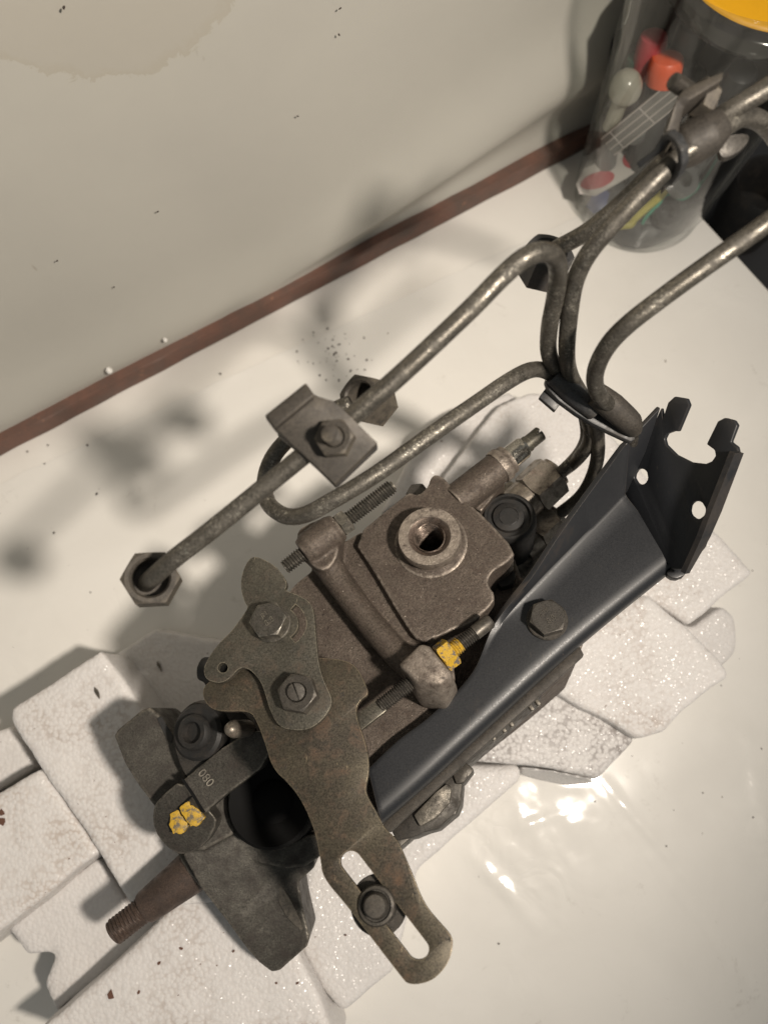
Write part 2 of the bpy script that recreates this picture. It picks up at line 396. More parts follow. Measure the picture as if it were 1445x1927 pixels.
def film_h(p):
    q = p*1000
    z = .35 + .35*noise.noise(q*.012) + .12*noise.noise(q*.05)
    for a, b, w, h in creases:
        ab = b-a; k = max(0, min(1, (p-a).dot(ab)/ab.length_squared)); d = (p-(a+ab*k)).length*1000
        if d < w*4: z += h*math.exp(-(d/w)**2)*(1-abs(k-.5)*1.2)*(.7+.6*noise.noise(q*.13))
    c0 = U(985, 1570, 0); d = (p-c0).length*1000
    if d < 60: z += .45*max(0, 1-d/60)*(noise.noise(q*.075)+.6*abs(noise.noise(q*.16+Vector((9, 0, 0)))))*1.3
    c0 = U(1430, 1450, 0); d = (p-c0).length*1000
    if d < 45: z += .5*max(0, 1-d/45)*(noise.noise(q*.09)+.5*abs(noise.noise(q*.2)))
    return z/1000
fm = MB(); NX, NY, X0 = 300, 260, -.16
e_off = isect(edge0, FD, e0, ED); XL = (e_off-edge0).dot(FD)
for j in range(NY+1):
    for i in range(NX+1):
        v = j/NY*.52
        p = edge0+FN*v
        xr = (isect(p, FD, e0, ED)-p).dot(FD)-.002
        p = p+FD*(X0+(xr-X0)*i/NX)
        if j == 0: p = p+FN*.0012*noise.noise(p*60)
        fm.v.append(Vector((p.x, p.y, film_h(p)+.0004)))
for j in range(NY):
    for i in range(NX):
        a = j*(NX+1)+i; fm.f.append((a, a+NX+1, a+NX+2, a+1))
film = mk('plastic_sheet', fm, M_film, ang=180, fix=True)
tag(film, 'crinkled glossy plastic sheet covering the white table', 'plastic sheet')
# dark lower shelf past the table edge
M_shelf = simple('dark_grey_board', (.028, .028, .030), .55, 0, 60, .3)
sh = [corner+ED*-.2+WD*-.05, corner+ED*.9+WD*-.05, corner+ED*.9+WD*.6, corner-ED*.2+WD*.6]
tag(mk('floor', MB().prism([v+Vector((0, 0, -.06)) for v in sh], Vector((0, 0, -.01))), M_shelf), kind='structure')
# wall
P1w, P2w, P3w = tz(0, 115), tz(230, 152), tz(425, 30)
den = lambda x0, x1, x2: (x0-x1)*(x0-x2)
def quad(t_):
    (a, A), (b, B), (c_, C_) = P1w, P2w, P3w
    return A*(t_-b)*(t_-c_)/den(a, b, c_) + B*(t_-a)*(t_-c_)/den(b, a, c_) + C_*(t_-a)*(t_-b)/den(c_, a, b)
w_org = s0+WB*.012-WD*.4
t = NT('painted_wall_sheet')
sx = t.n('SeparateXYZ'); rot = t.n('VectorRotate'); rot.rotation_type = 'Z_AXIS'; rot.inputs['Angle'].default_value = -math.atan2(WD.y, WD.x)
geo = t.n('NewGeometry'); sub = t.n('VectorMath', operation='SUBTRACT'); sub.inputs[1].default_value = s0; t.l(geo.outputs['Position'], sub.inputs[0])
t.l(sub.outputs[0], rot.inputs['Vector']); t.l(rot.outputs[0], sx.inputs[0])
q0 = quad(0); q1 = (quad(.05)-quad(-.05))/.1; q2 = (quad(.05)+quad(-.05)-2*q0)/.0025/2
xx = sx.outputs['X']; line = t.math('ADD', t.math('ADD', t.math('MULTIPLY', xx, q1), q0), t.math('MULTIPLY', t.math('MULTIPLY', xx, xx), q2))
ragged = t.math('MULTIPLY', t.math('SUBTRACT', t.noise(95, 5, .7, .6, geo.outputs['Position']), .5), .022)
st = t.math('ADD', t.math('SUBTRACT', sx.outputs['Z'], line), ragged)
inside = t.ramp(st, 0, .0009); rim = t.math('SUBTRACT', t.ramp(st, -.0005, .0006), t.ramp(st, .001, .006), True)
c = t.mix(t.ramp(t.noise(7, 5, .6, 0, geo.outputs['Position']), .35, .7), (.415, .402, .36), (.385, .372, .336))
c = t.mix(t.math('MULTIPLY', inside, .65), c, (.36, .338, .293)); c = t.mix(t.math('MULTIPLY', rim, .22), c, (.32, .285, .21))
stretch = t.n('Mapping'); stretch.inputs['Scale'].default_value = (1, 1, .3); t.l(rot.outputs[0], stretch.inputs['Vector'])
sk = t.math('MULTIPLY', t.ramp(t.noise(75, 3, .6, .3, stretch.outputs[0]), .71, .75), t.ramp(t.noise(18, 2), .5, .6)); c = t.mix(t.math('MULTIPLY', sk, .6), c, (.24, .21, .17))
M_wall = t.set(Base_Color=c, Roughness=.48, Normal=t.bump(t.noise(40, 4, .6, 0, geo.outputs['Position']), .12, .002))
wm = MB(); NXw, NZw = 260, 90
wz = lambda k: k*k*.62
F0, F2 = tz(440, 585), tz(1040, 150)
def bulge(t_, z):
    k = max(0, min(1, (t_-F0[0])/(F2[0]-F0[0]))); zc = .016+(F2[1]-.016)*k*(.75+.25*k)+.004*noise.noise(Vector((t_*7, 1, 0)))
    d = z-zc; A_ = .0060+.0065*k
    b = A_*math.exp(-(d/(.030 if d > 0 else .010+.015*k))**2)
    b += (.0045+.0035*k)*math.exp(-((z-.009)/(.004+.010*k))**2)*(.8+.5*noise.noise(Vector((t_*11, 4, 0))))
    b += .003*noise.noise(Vector((t_*6, z*8, 2)))*min(1, z/.05)
    return b
for j in range(NZw+1):
    for i in range(NXw+1):
        t_ = -.4+1.05*i/NXw; zb = .0126+.0038*noise.noise(Vector((t_*14, 7, 0)))+.002*noise.noise(Vector((t_*45, 3, 0)))
        z = zb+wz(j/NZw)
        wm.v.append(s0+WD*t_+WB*(.0125-bulge(t_, z))+ZV*z)
for j in range(NZw):
    for i in range(NXw):
        a = j*(NXw+1)+i; wm.f.append((a, a+1, a+NXw+2, a+NXw+1))
wall = mk('wall', wm, M_wall, ang=180); wall['kind'] = 'structure'
t = NT('red_brown_paint')
c = t.mix(t.ramp(t.noise(40, 6, .7), .35, .65), (.150, .074, .053), (.092, .060, .048)); c = t.mix(t.ramp(t.noise(120, 6, .75), .62, .7), c, (.24, .12, .075)); c = t.mix(t.ramp(t.noise(300, 4, .7), .68, .74), c, (.05, .035, .03))
M_bat = t.set(Base_Color=c, Roughness=.55, Normal=t.bump(t.noise(90, 6, .7), .5, .0012))
bt = MB(); N = 120
for i in range(N+1):
    t_ = -.4+.95*i/N; j1 = .0007*noise.noise(Vector((t_*40, 0, 0))); j2 = .0006*noise.noise(Vector((t_*55, 5, 0)))
    o = s0+WD*t_
    bt.v += [o+WB*j1+ZV*.0005, o+WB*(j1+.0004)+ZV*(.0132+j2), o+WB*.0012+ZV*(.0142+j2), o+WB*.02+ZV*.0142, o+WB*.02+ZV*.0005]
for i in range(N):
    for k in range(5): a = i*5+k; b = i*5+(k+1) % 5; bt.f.append((a, a+5, b+5, b))
tag(mk('wood_batten', bt, M_bat, ang=40, fix=True), 'red-brown painted wooden batten along the foot of the wall', 'batten')
M_bead = simple('white_bead', (.8, .78, .74), .5)
for px, py, r, lab in ((207, 699, 2.0, 'white foam bead stuck on the batten, the rounder and lower one'), (312, 641, 1.3, 'small white foam crumb stuck on the batten, the upper flatter one')):
    p = onplane(px, py, s0+WB*.002, WB); m = MB(); k = 10
    m.lathe([(r/1000*math.sin(math.pi*i/k), r/1000*(1-math.cos(math.pi*i/k))*(.9+.2*(i % 2))) for i in range(k+1)], p-ZV*r/1000, ZV+WB*.3, 14)
    tag(mk('foam_bead', m, M_bead), lab, 'bead', 'foam beads on the batten')
# loose dirt on sheet, foam and wall
M_dirt = simple('dark_dirt', (.05, .038, .03), .8)
dm = MB(); rr = random.Random(5)
def flake(P, size, up=ZV, el=1.0):
    u = up.orthogonal().normalized(); u = Matrix.Rotation(rr.uniform(0, 6.3), 3, up) @ u; w = up.cross(u); k = rr.choice((5, 6, 7))
    ring = [P+(u*math.cos(6.283*i/k)*el+w*math.sin(6.283*i/k))*size*rr.uniform(.5, 1.1) for i in range(k)]
    dm.prism([q+up*.0004 for q in ring], -up*.0004)
for _ in range(60):
    px, py = rr.uniform(0, 1445), rr.uniform(850, 1927)
    P = U(px, py, 0); 
    if (P-edge0).dot(FN) < 0: continue
    flake(Vector((P.x, P.y, film_h(P)+.0005)), rr.choice((.0002, .0003, .0004, .0006)), el=rr.uniform(.8, 1.6))
for _ in range(60):
    a_, q = rr.uniform(0, 6.28), rr.gauss(0, 1); P = U(630+55*math.cos(a_)*min(1.3, abs(q)), 668+38*math.sin(a_)*min(1.3, abs(q)), 0); flake(Vector((P.x, P.y, film_h(P)+.0005)), rr.choice((.0003, .0004, .0007)), el=rr.uniform(.6, 1.5))
for px, py in ((53, 850), (91, 838), (165, 838), (415, 704), (800, 1150), (182, 930), (183, 929), (102, 1003)):
    P = U(px, py, 1); flake(P, .0008)
for px, py in ((297, 398), (108, 490), (120, 14), (640, 15), (638, 65), (560, 218), (735, 408), (215, 540)):
    P = onplane(px, py, s0+WB*.010, WB); flake(P, .0005, -WB, 1.8)
tag(mk('dirt_crumbs', dm, M_dirt, fix=True), 'dark crumbs of dirt scattered over the white sheet', 'dirt', kind='stuff')
# ---------------------------------------------------------------- foam packing
def foam(label, pts, z, mat, z0=.6, jags=.5, seed=0, draft=2.0):
    top = outl(jag([(q[0], q[1], q[2] if len(q) > 2 else z) for q in pts], 60, jags*3, seed), U, z)
    m = MB(); n = len(top); ar = sum(top[i].x*top[(i+1) % n].y-top[(i+1) % n].x*top[i].y for i in range(n)); sg = 1 if ar > 0 else -1; bot = []
    for i in range(n):
        e_ = top[(i+1) % n]-top[i-1]; o_ = Vector((e_.y, -e_.x, 0)).normalized()*sg
        bot.append(Vector((top[i].x, top[i].y, z0/1000))+o_*draft/1000)
    tr = tessellate_polygon([top]); m.v = top+bot
    for a, b, c_ in tr:
        if (top[b]-top[a]).cross(top[c_]-top[a]).z < 0: b, c_ = c_, b
        m.f += [(a, b, c_), (c_+n, b+n, a+n)]
    for i in range(n): m.f.append((i, (i+1) % n, (i+1) % n+n, i+n))
    o = mk('foam_block', m, M_foam[mat], fix=True, remesh=2.2, smooth=5, ang=180)
    for v in o.data.vertices: v.co += v.normal*.0007*noise.noise((v.co+o.location)*55)
    return tag(o, label, 'foam block', 'foam blocks packed under the pump')
foam('upright soiled foam block with a peaked corner, left of the pump flange', [(17, 1335), (190, 1225), (233, 1281), (287, 1366), (340, 1440), (420, 1560), (420, 1700), (250, 1716), (182, 1599), (132, 1529), (74, 1444), (23, 1362)], 52, 0, seed=1)
foam('dirty grey-brown foam slab cut off by the left edge of the photo', [(-120, 1556), (-40, 1511), (76, 1446), (136, 1530), (188, 1604), (16, 1740), (-120, 1842)], 50, 1, seed=2)
foam('small foam block at the left edge above the dirty slab', [(-80, 1400), (0, 1374), (20, 1366), (70, 1442), (-10, 1490), (-80, 1530)], 26, 2, seed=3)
foam('low notched foam block under the threaded shaft end', [(14, 1744), (100, 1677), (186, 1612), (250, 1720), (330, 1720), (271, 1773), (194, 1835), (105, 1905), (81, 1854), (109, 1789), (50, 1800)], 30, 2, seed=4)
foam('large foam block at the bottom edge with rusty flakes on it', [(60, 1950), (194, 1835), (271, 1761), (330, 1700), (360, 1640), (450, 1600), (545, 1760), (600, 1870), (640, 1990), (330, 2060)], 50, 0, seed=5)
foam('sparkling foam slab under the end of the slotted lever', [(450, 1640), (600, 1600), (700, 1480), (800, 1400), (900, 1420), (990, 1450), (980, 1467), (900, 1537), (777, 1641), (738, 1829), (640, 1908), (607, 1860), (560, 1772)][0:1]+[(600, 1600), (820, 1440), (980, 1440), (982, 1466), (900, 1537), (784, 1638), (760, 1760), (738, 1829), (645, 1906), (610, 1868), (553, 1765)], 40, 2, seed=6)
foam('foam block with a black smear, right of the pump', [(850, 1430), (1060, 1270), (1110, 1330), (1196, 1392, 42), (1124, 1468, 38), (1110, 1462, 42), (1040, 1447, 43), (985, 1440, 43)], 44, 3, seed=7)
m = MB().prism([U(*q) for q in [(980, 1443, 40), (1040, 1450, 42), (1112, 1464, 40), (1122, 1473, 26), (1066, 1479, 18), (1005, 1466, 22), (980, 1458, 26)]], Vector((0, 0, -.012)))
tag(mk('foam_block', m, M_foam[2], remesh=1.2, smooth=4, ang=180), 'grey sloping cut end of foam under the black-smeared block', 'foam block', 'foam blocks packed under the pump')
foam('thick foam block right of the pump with a hollowed lower edge', [(1040, 1300), (1080, 1200), (1180, 1130), (1217, 1118), (1292, 1178), (1359, 1247), (1374, 1272), (1330, 1300), (1284, 1338), (1250, 1377), (1200, 1391), (1150, 1360), (1090, 1330)], 52, 0, seed=8)
foam('foam block under the tall end of the black bracket', [(1090, 1130), (1180, 1000), (1334, 985), (1380, 1035), (1418, 1077), (1296, 1178), (1215, 1122)], 46, 0, seed=9)
foam('small low foam block with cut corners, furthest right', [(1225, 1150), (1302, 1180), (1359, 1138), (1384, 1163), (1384, 1226), (1363, 1250), (1300, 1270)], 16, 2, seed=10)
foam('foam block behind the delivery pipe nuts', [(830, 900), (935, 763), (1000, 735), (1090, 760), (1190, 860), (1260, 960), (1100, 1080), (900, 1050)], 36, 2, seed=11)
foam('thin foam sheet lying flat in the shade behind the levers', [(200, 1242), (291, 1183), (410, 1205), (560, 1230), (560, 1420), (330, 1440), (262, 1330)], 12, 2, seed=12)
foam('dim foam slab behind the governor cover', [(720, 960), (790, 820), (870, 770), (960, 735), (1010, 800), (960, 860), (860, 960)], 28, 2, seed=13)
M_rflake = simple('rust_flake', (.12, .055, .035), .8)
dm = MB()
for px, py, s_ in ((300, 1812, 1.0), (209, 1872, 1.7), (341, 1785, .8), (262, 1867, .7), (440, 1790, .6), (560, 1850, .6), (3, 1545, 2.2), (5, 1530, 1.5), (520, 1850, .5), (650, 1760, .5)):
    flake(U(px, py, 50.3 if px < 600 and px > 20 else (50.6 if px < 20 else 41)), s_/1000, el=1.6)
tag(mk('rust_flakes', dm, M_rflake, fix=True), 'brown rust flakes lying on the foam', 'rust flakes', kind='stuff')
for px, py, z, lab in ((183, 1304, 53, 'dark metal sliver lying on the peaked foam block'), (300, 1254, 13, 'dark metal sliver lying on the thin foam sheet')):
    p = U(px, py, z); d = (U(px+5, py+12, z)-p).normalized()*.0034; w = Vector((-d.y, d.x, 0))*.28
    m = MB().prism([p-d, p-d*.3+w, p+d*.4+w*.8, p+d, p+d*.5-w*.5, p-d*.4-w], Vector((0, 0, -.0007)))
    tag(mk('metal_sliver', m, M_dark), lab, 'sliver', 'slivers on the foam')
# ---------------------------------------------------------------- the pump and everything bolted to it
pump = empty('fuel_injection_pump', U(722, 1340, 30), 'grimy diesel fuel injection pump with levers, black bracket and bent steel pipes, resting on foam', 'fuel pump')
def bolt(P, n, af, h, mat, parent, rot=0, washer=0, mark=None, xd=AX, name='bolt'):
    m = MB()
    if washer: m.lathe([(0, -.0001), (washer/2000, -.0001), (washer/2000, .0009), (washer/2000-.0004, .0013), (0, .0013)], P, n, 32)
    m.hexa(P+n*(.0012 if washer else 0), n, af/1000, h/1000, rot)
    o = mk(name, m, mat, parent, ang=28)
    if mark:
        top = P+n*((.0012 if washer else 0)+h/1000)
        for tx, off, sz in mark: text('cast_mark', tx, sz/1000, top+off[0]*xd*.001+off[1]*n.cross(xd)*.001+n*.00002, xd, n, .00022, mat, o)
    return o
def body_prism(m, pts, h, depth, f=V, ext=None):
    return m.prism(outl(pts, f, h), -(NV if f is V else ZV)*(depth/1000) if ext is None else ext)
# main housing
hb = MB()
body_prism(hb, chaikin([(575, 1130), (662, 1040), (750, 970), (830, 915), (900, 960), (965, 1040), (985, 1100), (1090, 1110), (1060, 1180), (1110, 1222), (1000, 1318), (920, 1380), (840, 1450), (750, 1530), (700, 1500), (640, 1400), (590, 1300), (540, 1190)], 1), 118, 60)
hb.lathe([(0, 0), (.030, 0), (.034, .01), (.034, .13), (.028, .14), (0, .14)], AX*-.055+ZV*.066, AX, 40)
hb.lathe([(0, 0), (.022, 0), (.022, .09), (0, .09)], AX*-.11+ZV*.062, AX, 40)
housing = mk('pump_housing', hb, M_cast, pump, remesh=1.0, smooth=5, ang=180)
# governor cover: shoulder, rib and raised plate, cut by the threaded port
BOS = V(810, 1020, 146)
rb = mmpx(BOS)
cut = MB().lathe([(0, -.03), (.0072, -.03), (.0072, .02), (0, .02)], BOS, NV, 32)
cb = MB()
body_prism(cb, chaikin([(662, 1014), (748, 942), (770, 925), (787, 932), (804, 917), (812, 893), (830, 893), (850, 915), (881, 946), (912, 972), (972, 1037), (955, 1058), (930, 1072), (917, 1090), (920, 1104), (930, 1116), (930, 1133), (889, 1172), (835, 1192), (790, 1214), (755, 1165), (700, 1070)], 1), 144, 26)
body_prism(cb, [(612, 1040), (680, 1000), (832, 1190), (780, 1250)], 139.5, 20)
body_prism(cb, chaikin([(540, 1110), (610, 1055), (668, 1012), (740, 1085), (800, 1165), (848, 1222), (860, 1300), (830, 1340), (800, 1440), (722, 1540), (650, 1500), (580, 1400), (530, 1290), (505, 1190)], 1), 134, 22)
P = [V(588, 1030, 146), V(612, 1055, 144), V(645, 1105, 142), V(690, 1165, 141.5), V(745, 1228, 142), V(795, 1270, 144)]
cb.tube(P, [.0070, .0066, .0058, .0056, .0058, .0064], 16)
a, b = V(535, 1068, 150), V(738, 915, 150)
cb.tube([a+(b-a)*.17, a+(b-a)*.24, a+(b-a)*.44, a+(b-a)*.50], [.0060, .0074, .0074, .0060], 20, smooth=False)
body_prism(cb, chaikin([(556, 1005), (571, 988), (618, 970), (634, 985), (640, 1016), (632, 1055), (612, 1075), (590, 1068), (566, 1040)], 1), 151, 22)
cover = mk('governor_cover', cb, M_cast, pump, remesh=.7, smooth=7, ang=180, cut=cut)
# threaded port
R0 = rb*59
pm = MB().lathe([(rb*52, -.004), (R0*1.17, -.004), (R0*1.17, -.0016), (R0*1.12, -.0010), (R0*1.0, -.0008), (R0*.93, .0002), (R0*.93, .0016), (R0, .0026), (R0, .0062), (R0*.97, .0070), (rb*40, .0070), (rb*38, .0066)], BOS, NV, 56)
port = mk('threaded_port', pm, M_cast, pump, ang=40)
mk('port_seat', MB().lathe([(rb*38.2, .0067), (rb*33, .0058), (rb*30, .0048)], BOS, NV, 48), M_hole, port, ang=60)
tm = MB().thread(BOS-NV*.020, NV, rb*26.5, .025, .00175, 40, inner=True, depth=.0010)
mk('port_thread', tm, M_hole, port, ang=60)
mk('port_bottom', MB().lathe([(0, -.019), (rb*29, -.019)], BOS, NV, 24), M_rubber, port)
# stop screws
def screw(p0, p1, r, pitch, mat, name='stop_screw', slot=False, n=28):
    d = p1-p0; return mk(name, MB().thread(p0, d, r, d.length, pitch, n), mat, pump, ang=60)
a, b = V(535, 1068, 150), V(738, 915, 150); sr = .0034
screw(a, b, sr, .00125, M_bolt)
d = (b-a).normalized()
nutp = a+(b-a)*.44
mk('lock_nut', MB().hexa(a+(b-a)*.50, d, .0098, .0050, R(8), both=True), M_bolt, pump, ang=28)
mk('screw_tip', MB().lathe([(0, 0), (.0021, 0), (.0023, .0012), (0, .0012)], b-d*.0006, d, 20), M_bolt, pump)
# lower pillar with yellow marked nut
qt = outl([(749, 1252), (791, 1211), (808, 1216), (850, 1266), (828, 1288), (782, 1282)], V, 158)
qb = outl([(750, 1256, 149), (792, 1215, 149), (812, 1222, 149), (861, 1292, 147), (838, 1331, 145), (789, 1322, 145)], V, 0)
qc = [p-NV*.02 for p in qb]
qm = MB().add(qt+qb+qc, [tuple(range(6))]+[(i, (i+1) % 6, (i+1) % 6+6, i+6) for i in range(6)]+[(i+6, (i+1) % 6+6, (i+1) % 6+12, i+12) for i in range(6)]+[tuple(range(17, 11, -1))])
mk('screw_pillar', qm, M_cast, pump, bevel=1.5, seg=3, fix=True, ang=50)
sr = .0031
a, b = V(680, 1357, 150), V(925, 1166, 150); d = (b-a).normalized(); Lh = (b-a).length
mk('stop_screw', MB().thread(a+d*Lh*.14, d, sr, Lh*.73, .0010, 28), M_dark, pump, ang=60)
bl = MB(); w = d.cross(NV)
bl.box(a+d*Lh*.06, d*Lh*.10, w*.0030, NV*.0012); mk('screw_blade', bl, M_plate, pump, bevel=.4, fix=True)
mk('screw_tip', MB().lathe([(0, 0), (sr*.98, 0), (sr*.98, Lh*.115), (sr*.8, Lh*.13), (0, Lh*.13)], a+d*Lh*.865, d, 24), M_dark, pump)
mk('lock_nut', MB().hexa(a+d*Lh*.60, d, .0104, .0060, R(12), both=True), M_yellow2, pump, ang=28)['label'] = 'yellow paint marked lock nut'
mk('thread_paint', MB().thread(a+d*Lh*.685, d, sr+.0003, Lh*.07, .0010, 28), M_yellow, pump, ang=60)['label'] = 'yellow paint on screw thread'
# long slotted throttle lever
LV = chaikin([(385, 1287), (381, 1311), (395, 1332), (416, 1339), (471, 1337), (485, 1360), (499, 1398), (513, 1446), (545, 1476), (567, 1505), (586, 1546), (596, 1578), (604, 1623), (606, 1642), (618, 1664), (644, 1694), (671, 1728), (714, 1785), (758, 1842), (766, 1851), (787, 1853), (816, 1844), (841, 1817), (851, 1788), (851, 1763), (832, 1741), (806, 1712), (790, 1683), (777, 1648), (761, 1610), (746, 1578), (723, 1559), (711, 1534), (691, 1499), (687, 1483), (694, 1454), (693, 1422), (685, 1389), (673, 1358), (669, 1334), (678, 1317), (695, 1306), (685, 1282), (675, 1261), (661, 1248), (640, 1241), (600, 1238), (540, 1230), (470, 1245), (430, 1262)], 2)
lever = MB().prism(outl(LV, V, 155), -NV*.0026, [outl(stadium(660, 1621, 787, 1786, 20), V, 155)])
lever = mk('throttle_lever', lever, M_lever, pump, bevel=.35, fix=True, ang=30)
# upper plate lever
UP = chaikin([(461, 1135), (454, 1111), (454, 1086), (464, 1059), (475, 1047), (492, 1050), (520, 1066), (535, 1086), (541, 1100), (535, 1111), (558, 1118), (582, 1131), (591, 1149), (594, 1194), (599, 1249), (610, 1284), (624, 1311), (624, 1329), (606, 1356), (579, 1374), (547, 1374), (525, 1367), (509, 1339), (499, 1304), (492, 1284), (475, 1263), (461, 1256), (447, 1259), (437, 1273), (419, 1285), (402, 1284), (387, 1277), (383, 1259), (392, 1239), (409, 1214), (437, 1187), (457, 1159), (468, 1142)], 2)
arc = []
for i in range(9): a_ = R(-52+104*i/8); arc.append((520+54*math.cos(a_), 1170+46*math.sin(a_)))
for i in range(9): a_ = R(52-104*i/8); arc.append((520+39*math.cos(a_), 1170+33*math.sin(a_)))
plate = MB().prism(outl(UP, V, 159.5), -NV*.0026)
ct = MB().prism(outl(circ(416, 1254, 9.5, 20), V, 162), -NV*.008).prism(outl(arc, V, 162), -NV*.008)
plate = mk('stop_lever_plate', plate, M_plate, pump, bevel=.35, fix=True, ang=30, cut=ct)
P = V(512, 1174, 159.5)
bolt(P, NV, 13, 5.6, M_bolt, plate, R(22), 15.5, [('8.8', (0, -1.2), 3.4), ('JN', (0, 2.4), 2.6)])
P = V(566, 1309, 159.5)
m = MB().hexa(P, NV, .0132, .0066, R(6), hole=.0034)
nut = mk('lever_nut', m, M_dark, plate, ang=28)
st = MB().prism([P+NV*.0078+(AX*math.cos(a_)+PX*math.sin(a_))*.0033 for a_ in [2*math.pi*i/24 for i in range(24)]], -NV*.008)
sl = (V(553, 1290, 167)-V(562, 1318, 167)).normalized()
ct = MB().box(P+NV*.0078, sl*.005, sl.cross(NV)*.0003, NV*.0007)
mk('lever_shaft', st, M_dark, plate, bevel=.5, fix=True, cut=ct, ang=30)
# ball stud in the slot
P = V(711, 1703, 152); r = mmpx(P)
m = MB().lathe([(0, -.0035), (r*54, -.0030), (r*54, -.0018), (r*52, -.0014), (0, -.0014)], P, NV, 32)
m.lathe([(r*36, -.0016), (r*36, .0034), (r*33, .0042), (r*28, .0044), (r*27, .0036), (r*24, .0036), (r*22, .0068), (r*19, .0076), (0, .0079)], P, NV, 40)
mk('lever_stud', m, M_dark, lever, ang=40)
# idle screw sleeve at the back of the cover
a, b = V(868, 935, 138), V(1016, 816, 138); d = (b-a).normalized(); k = (b-a).length; r = mmpx(a)
sm = MB().tube([a-d*.004, a+d*k*.47], [r*33, r*31], 24, smooth=False)
body_prism(sm, [(838, 918), (872, 893), (900, 880), (938, 880), (950, 905), (935, 925), (905, 962), (880, 950)], 134, 14)
mk('screw_sleeve', sm, M_cast, pump, remesh=.5, smooth=4, ang=180)
mk('sleeve_collar', MB().lathe([(0, 0), (r*33, 0), (r*34, .001), (r*34, k*.07), (r*30, k*.10), (r*30, k*.14), (0, k*.14)], a+d*k*.45, d, 28), M_cast, pump, ang=35)
mk('adjuster_barrel', MB().lathe([(0, 0), (r*23, 0), (r*22, k*.20), (r*19.5, k*.225), (0, k*.225)], a+d*k*.57, d, 32), M_bright, pump, ang=35)
tip = MB().lathe([(0, 0), (r*16.5, 0), (r*16.5, k*.06), (r*15, k*.065), (r*15, k*.215), (0, k*.215)], a+d*k*.785, d, 28)
ct = MB().box(a+d*k*1.0, d*k*.045, NV*.02, d.cross(NV)*r*2.6)
mk('adjuster_tip', tip, M_plate, pump, cut=ct, fix=True, ang=35)
# cover bolts in the corner notches
bolt(V(787, 936, 132), NV, 9, 5, M_dark, pump, .3)
bolt(V(948, 1092, 118), NV, 9, 6, M_rubber, pump, .5, name='cover_bolt')
# cut-off solenoid cap and delivery head behind the cover
P = V(956, 990, 119); r = mmpx(P)
m = MB().lathe([(0, -.03), (r*52, -.03), (r*52, .006), (r*49, .010), (r*44, .0115), (r*40, .0115), (r*38, .0095), (r*30, .0095), (r*28, .0110), (r*18, .0115), (r*15, .0095), (0, .0095)], P, NV, 40)
cap = mk('solenoid_cap', m, M_rubber, pump, ang=35)
mk('cap_bolt', MB().hexa(P+NV*.0075, NV, r*34, .004, .4), M_rubber, cap, ang=28)
hd = MB(); body_prism(hd, [(870, 960), (960, 900), (1040, 960), (1075, 1010), (1010, 1110), (930, 1090)], 98, 40)
mk('distributor_head', hd, M_flange, pump, bevel=2, fix=True)
m = MB()
for (px, py, z0, L_) in ((1023, 909, 108, 0),): pass
def dnut(px, py, z, rpx, lenmm, name='delivery_nut', mat=M_nut, tilt=.12):
    P = U(px, py, z); ax = (AX*.93+ZV*tilt+PX*.05).normalized(); r = mmpx(P)
    af = r*rpx*2*.9; L_ = lenmm/1000
    m = MB().hexa(P-ax*L_*.5, ax, af, L_, R(15), both=True)
    m.lathe([(0, 0), (af*.40, 0), (af*.40, .0022), (af*.30, .0030), (0, .0030)], P+ax*L_*.49, ax, 28)
    m.lathe([(0, 0), (af*.46, 0), (af*.46, .010), (0, .010)], P-ax*(L_*.5+.009), ax, 28)
    mk(name, m, mat, pump, ang=28); return P, ax
nA, axA = dnut(1019, 912, 112, 43, 15)
nB, axB = dnut(988, 938, 104, 36, 12)
nC, axC = dnut(1024, 990, 98, 38, 13)
dnut(1058, 1030, 90, 34, 12)
# left side: dark bushing, rubber knob, silver pin, side pieces under the levers
P = U(372, 1378, 112); r = mmpx(P)
m = MB().lathe([(0, -.02), (r*52, -.02), (r*52, 0), (r*46, .0015), (r*34, .0015), (r*33, .0035), (r*28, .005), (r*20, .005), (r*17, .002), (0, .002)], P, (NV+AX*-.25).normalized(), 36)
mk('rubber_bushing', m, M_rubber, pump, ang=40)
bm_ = MB(); body_prism(bm_, chaikin([(322, 1385), (335, 1345), (370, 1315), (420, 1320), (470, 1345), (505, 1420), (470, 1470), (400, 1490), (350, 1470)], 2), 108, 40, U)
mk('side_housing', bm_, M_dark, pump, bevel=2, fix=True)
m = MB().tube([U(380, 1258, 126), U(400, 1262, 127), U(430, 1270, 128)], [.0050, .0056, .0056], 20)
body_prism(m, chaikin([(380, 1270), (420, 1240), (480, 1180), (520, 1250), (480, 1330), (420, 1330), (392, 1310)], 1), 136, 14)
mk('rubber_cap', m, M_rubber, pump, remesh=.6, smooth=5, ang=180)
P = U(437, 1372, 131); r = mmpx(P)
m = MB().lathe([(0, -.016), (r*16, -.016), (r*17, -.002), (r*13, .0015), (r*6, .0032), (0, .0036)], P, (NV*.8+ZV*.3-AX*.2).normalized(), 24)
mk('stop_pin', m, M_nut, pump, ang=50)
# near-black disc between arm and lever, its colour stands for the deep recess's shade
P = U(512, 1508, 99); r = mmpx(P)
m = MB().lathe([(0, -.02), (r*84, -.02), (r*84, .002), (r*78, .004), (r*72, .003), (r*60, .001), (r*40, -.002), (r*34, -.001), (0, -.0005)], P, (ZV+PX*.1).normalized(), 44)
M_void = simple('recess_shade_black', (.005, .005, .005), .8, Specular_IOR_Level=.15)
mk('recess_shade', m, M_void, pump, ang=40)
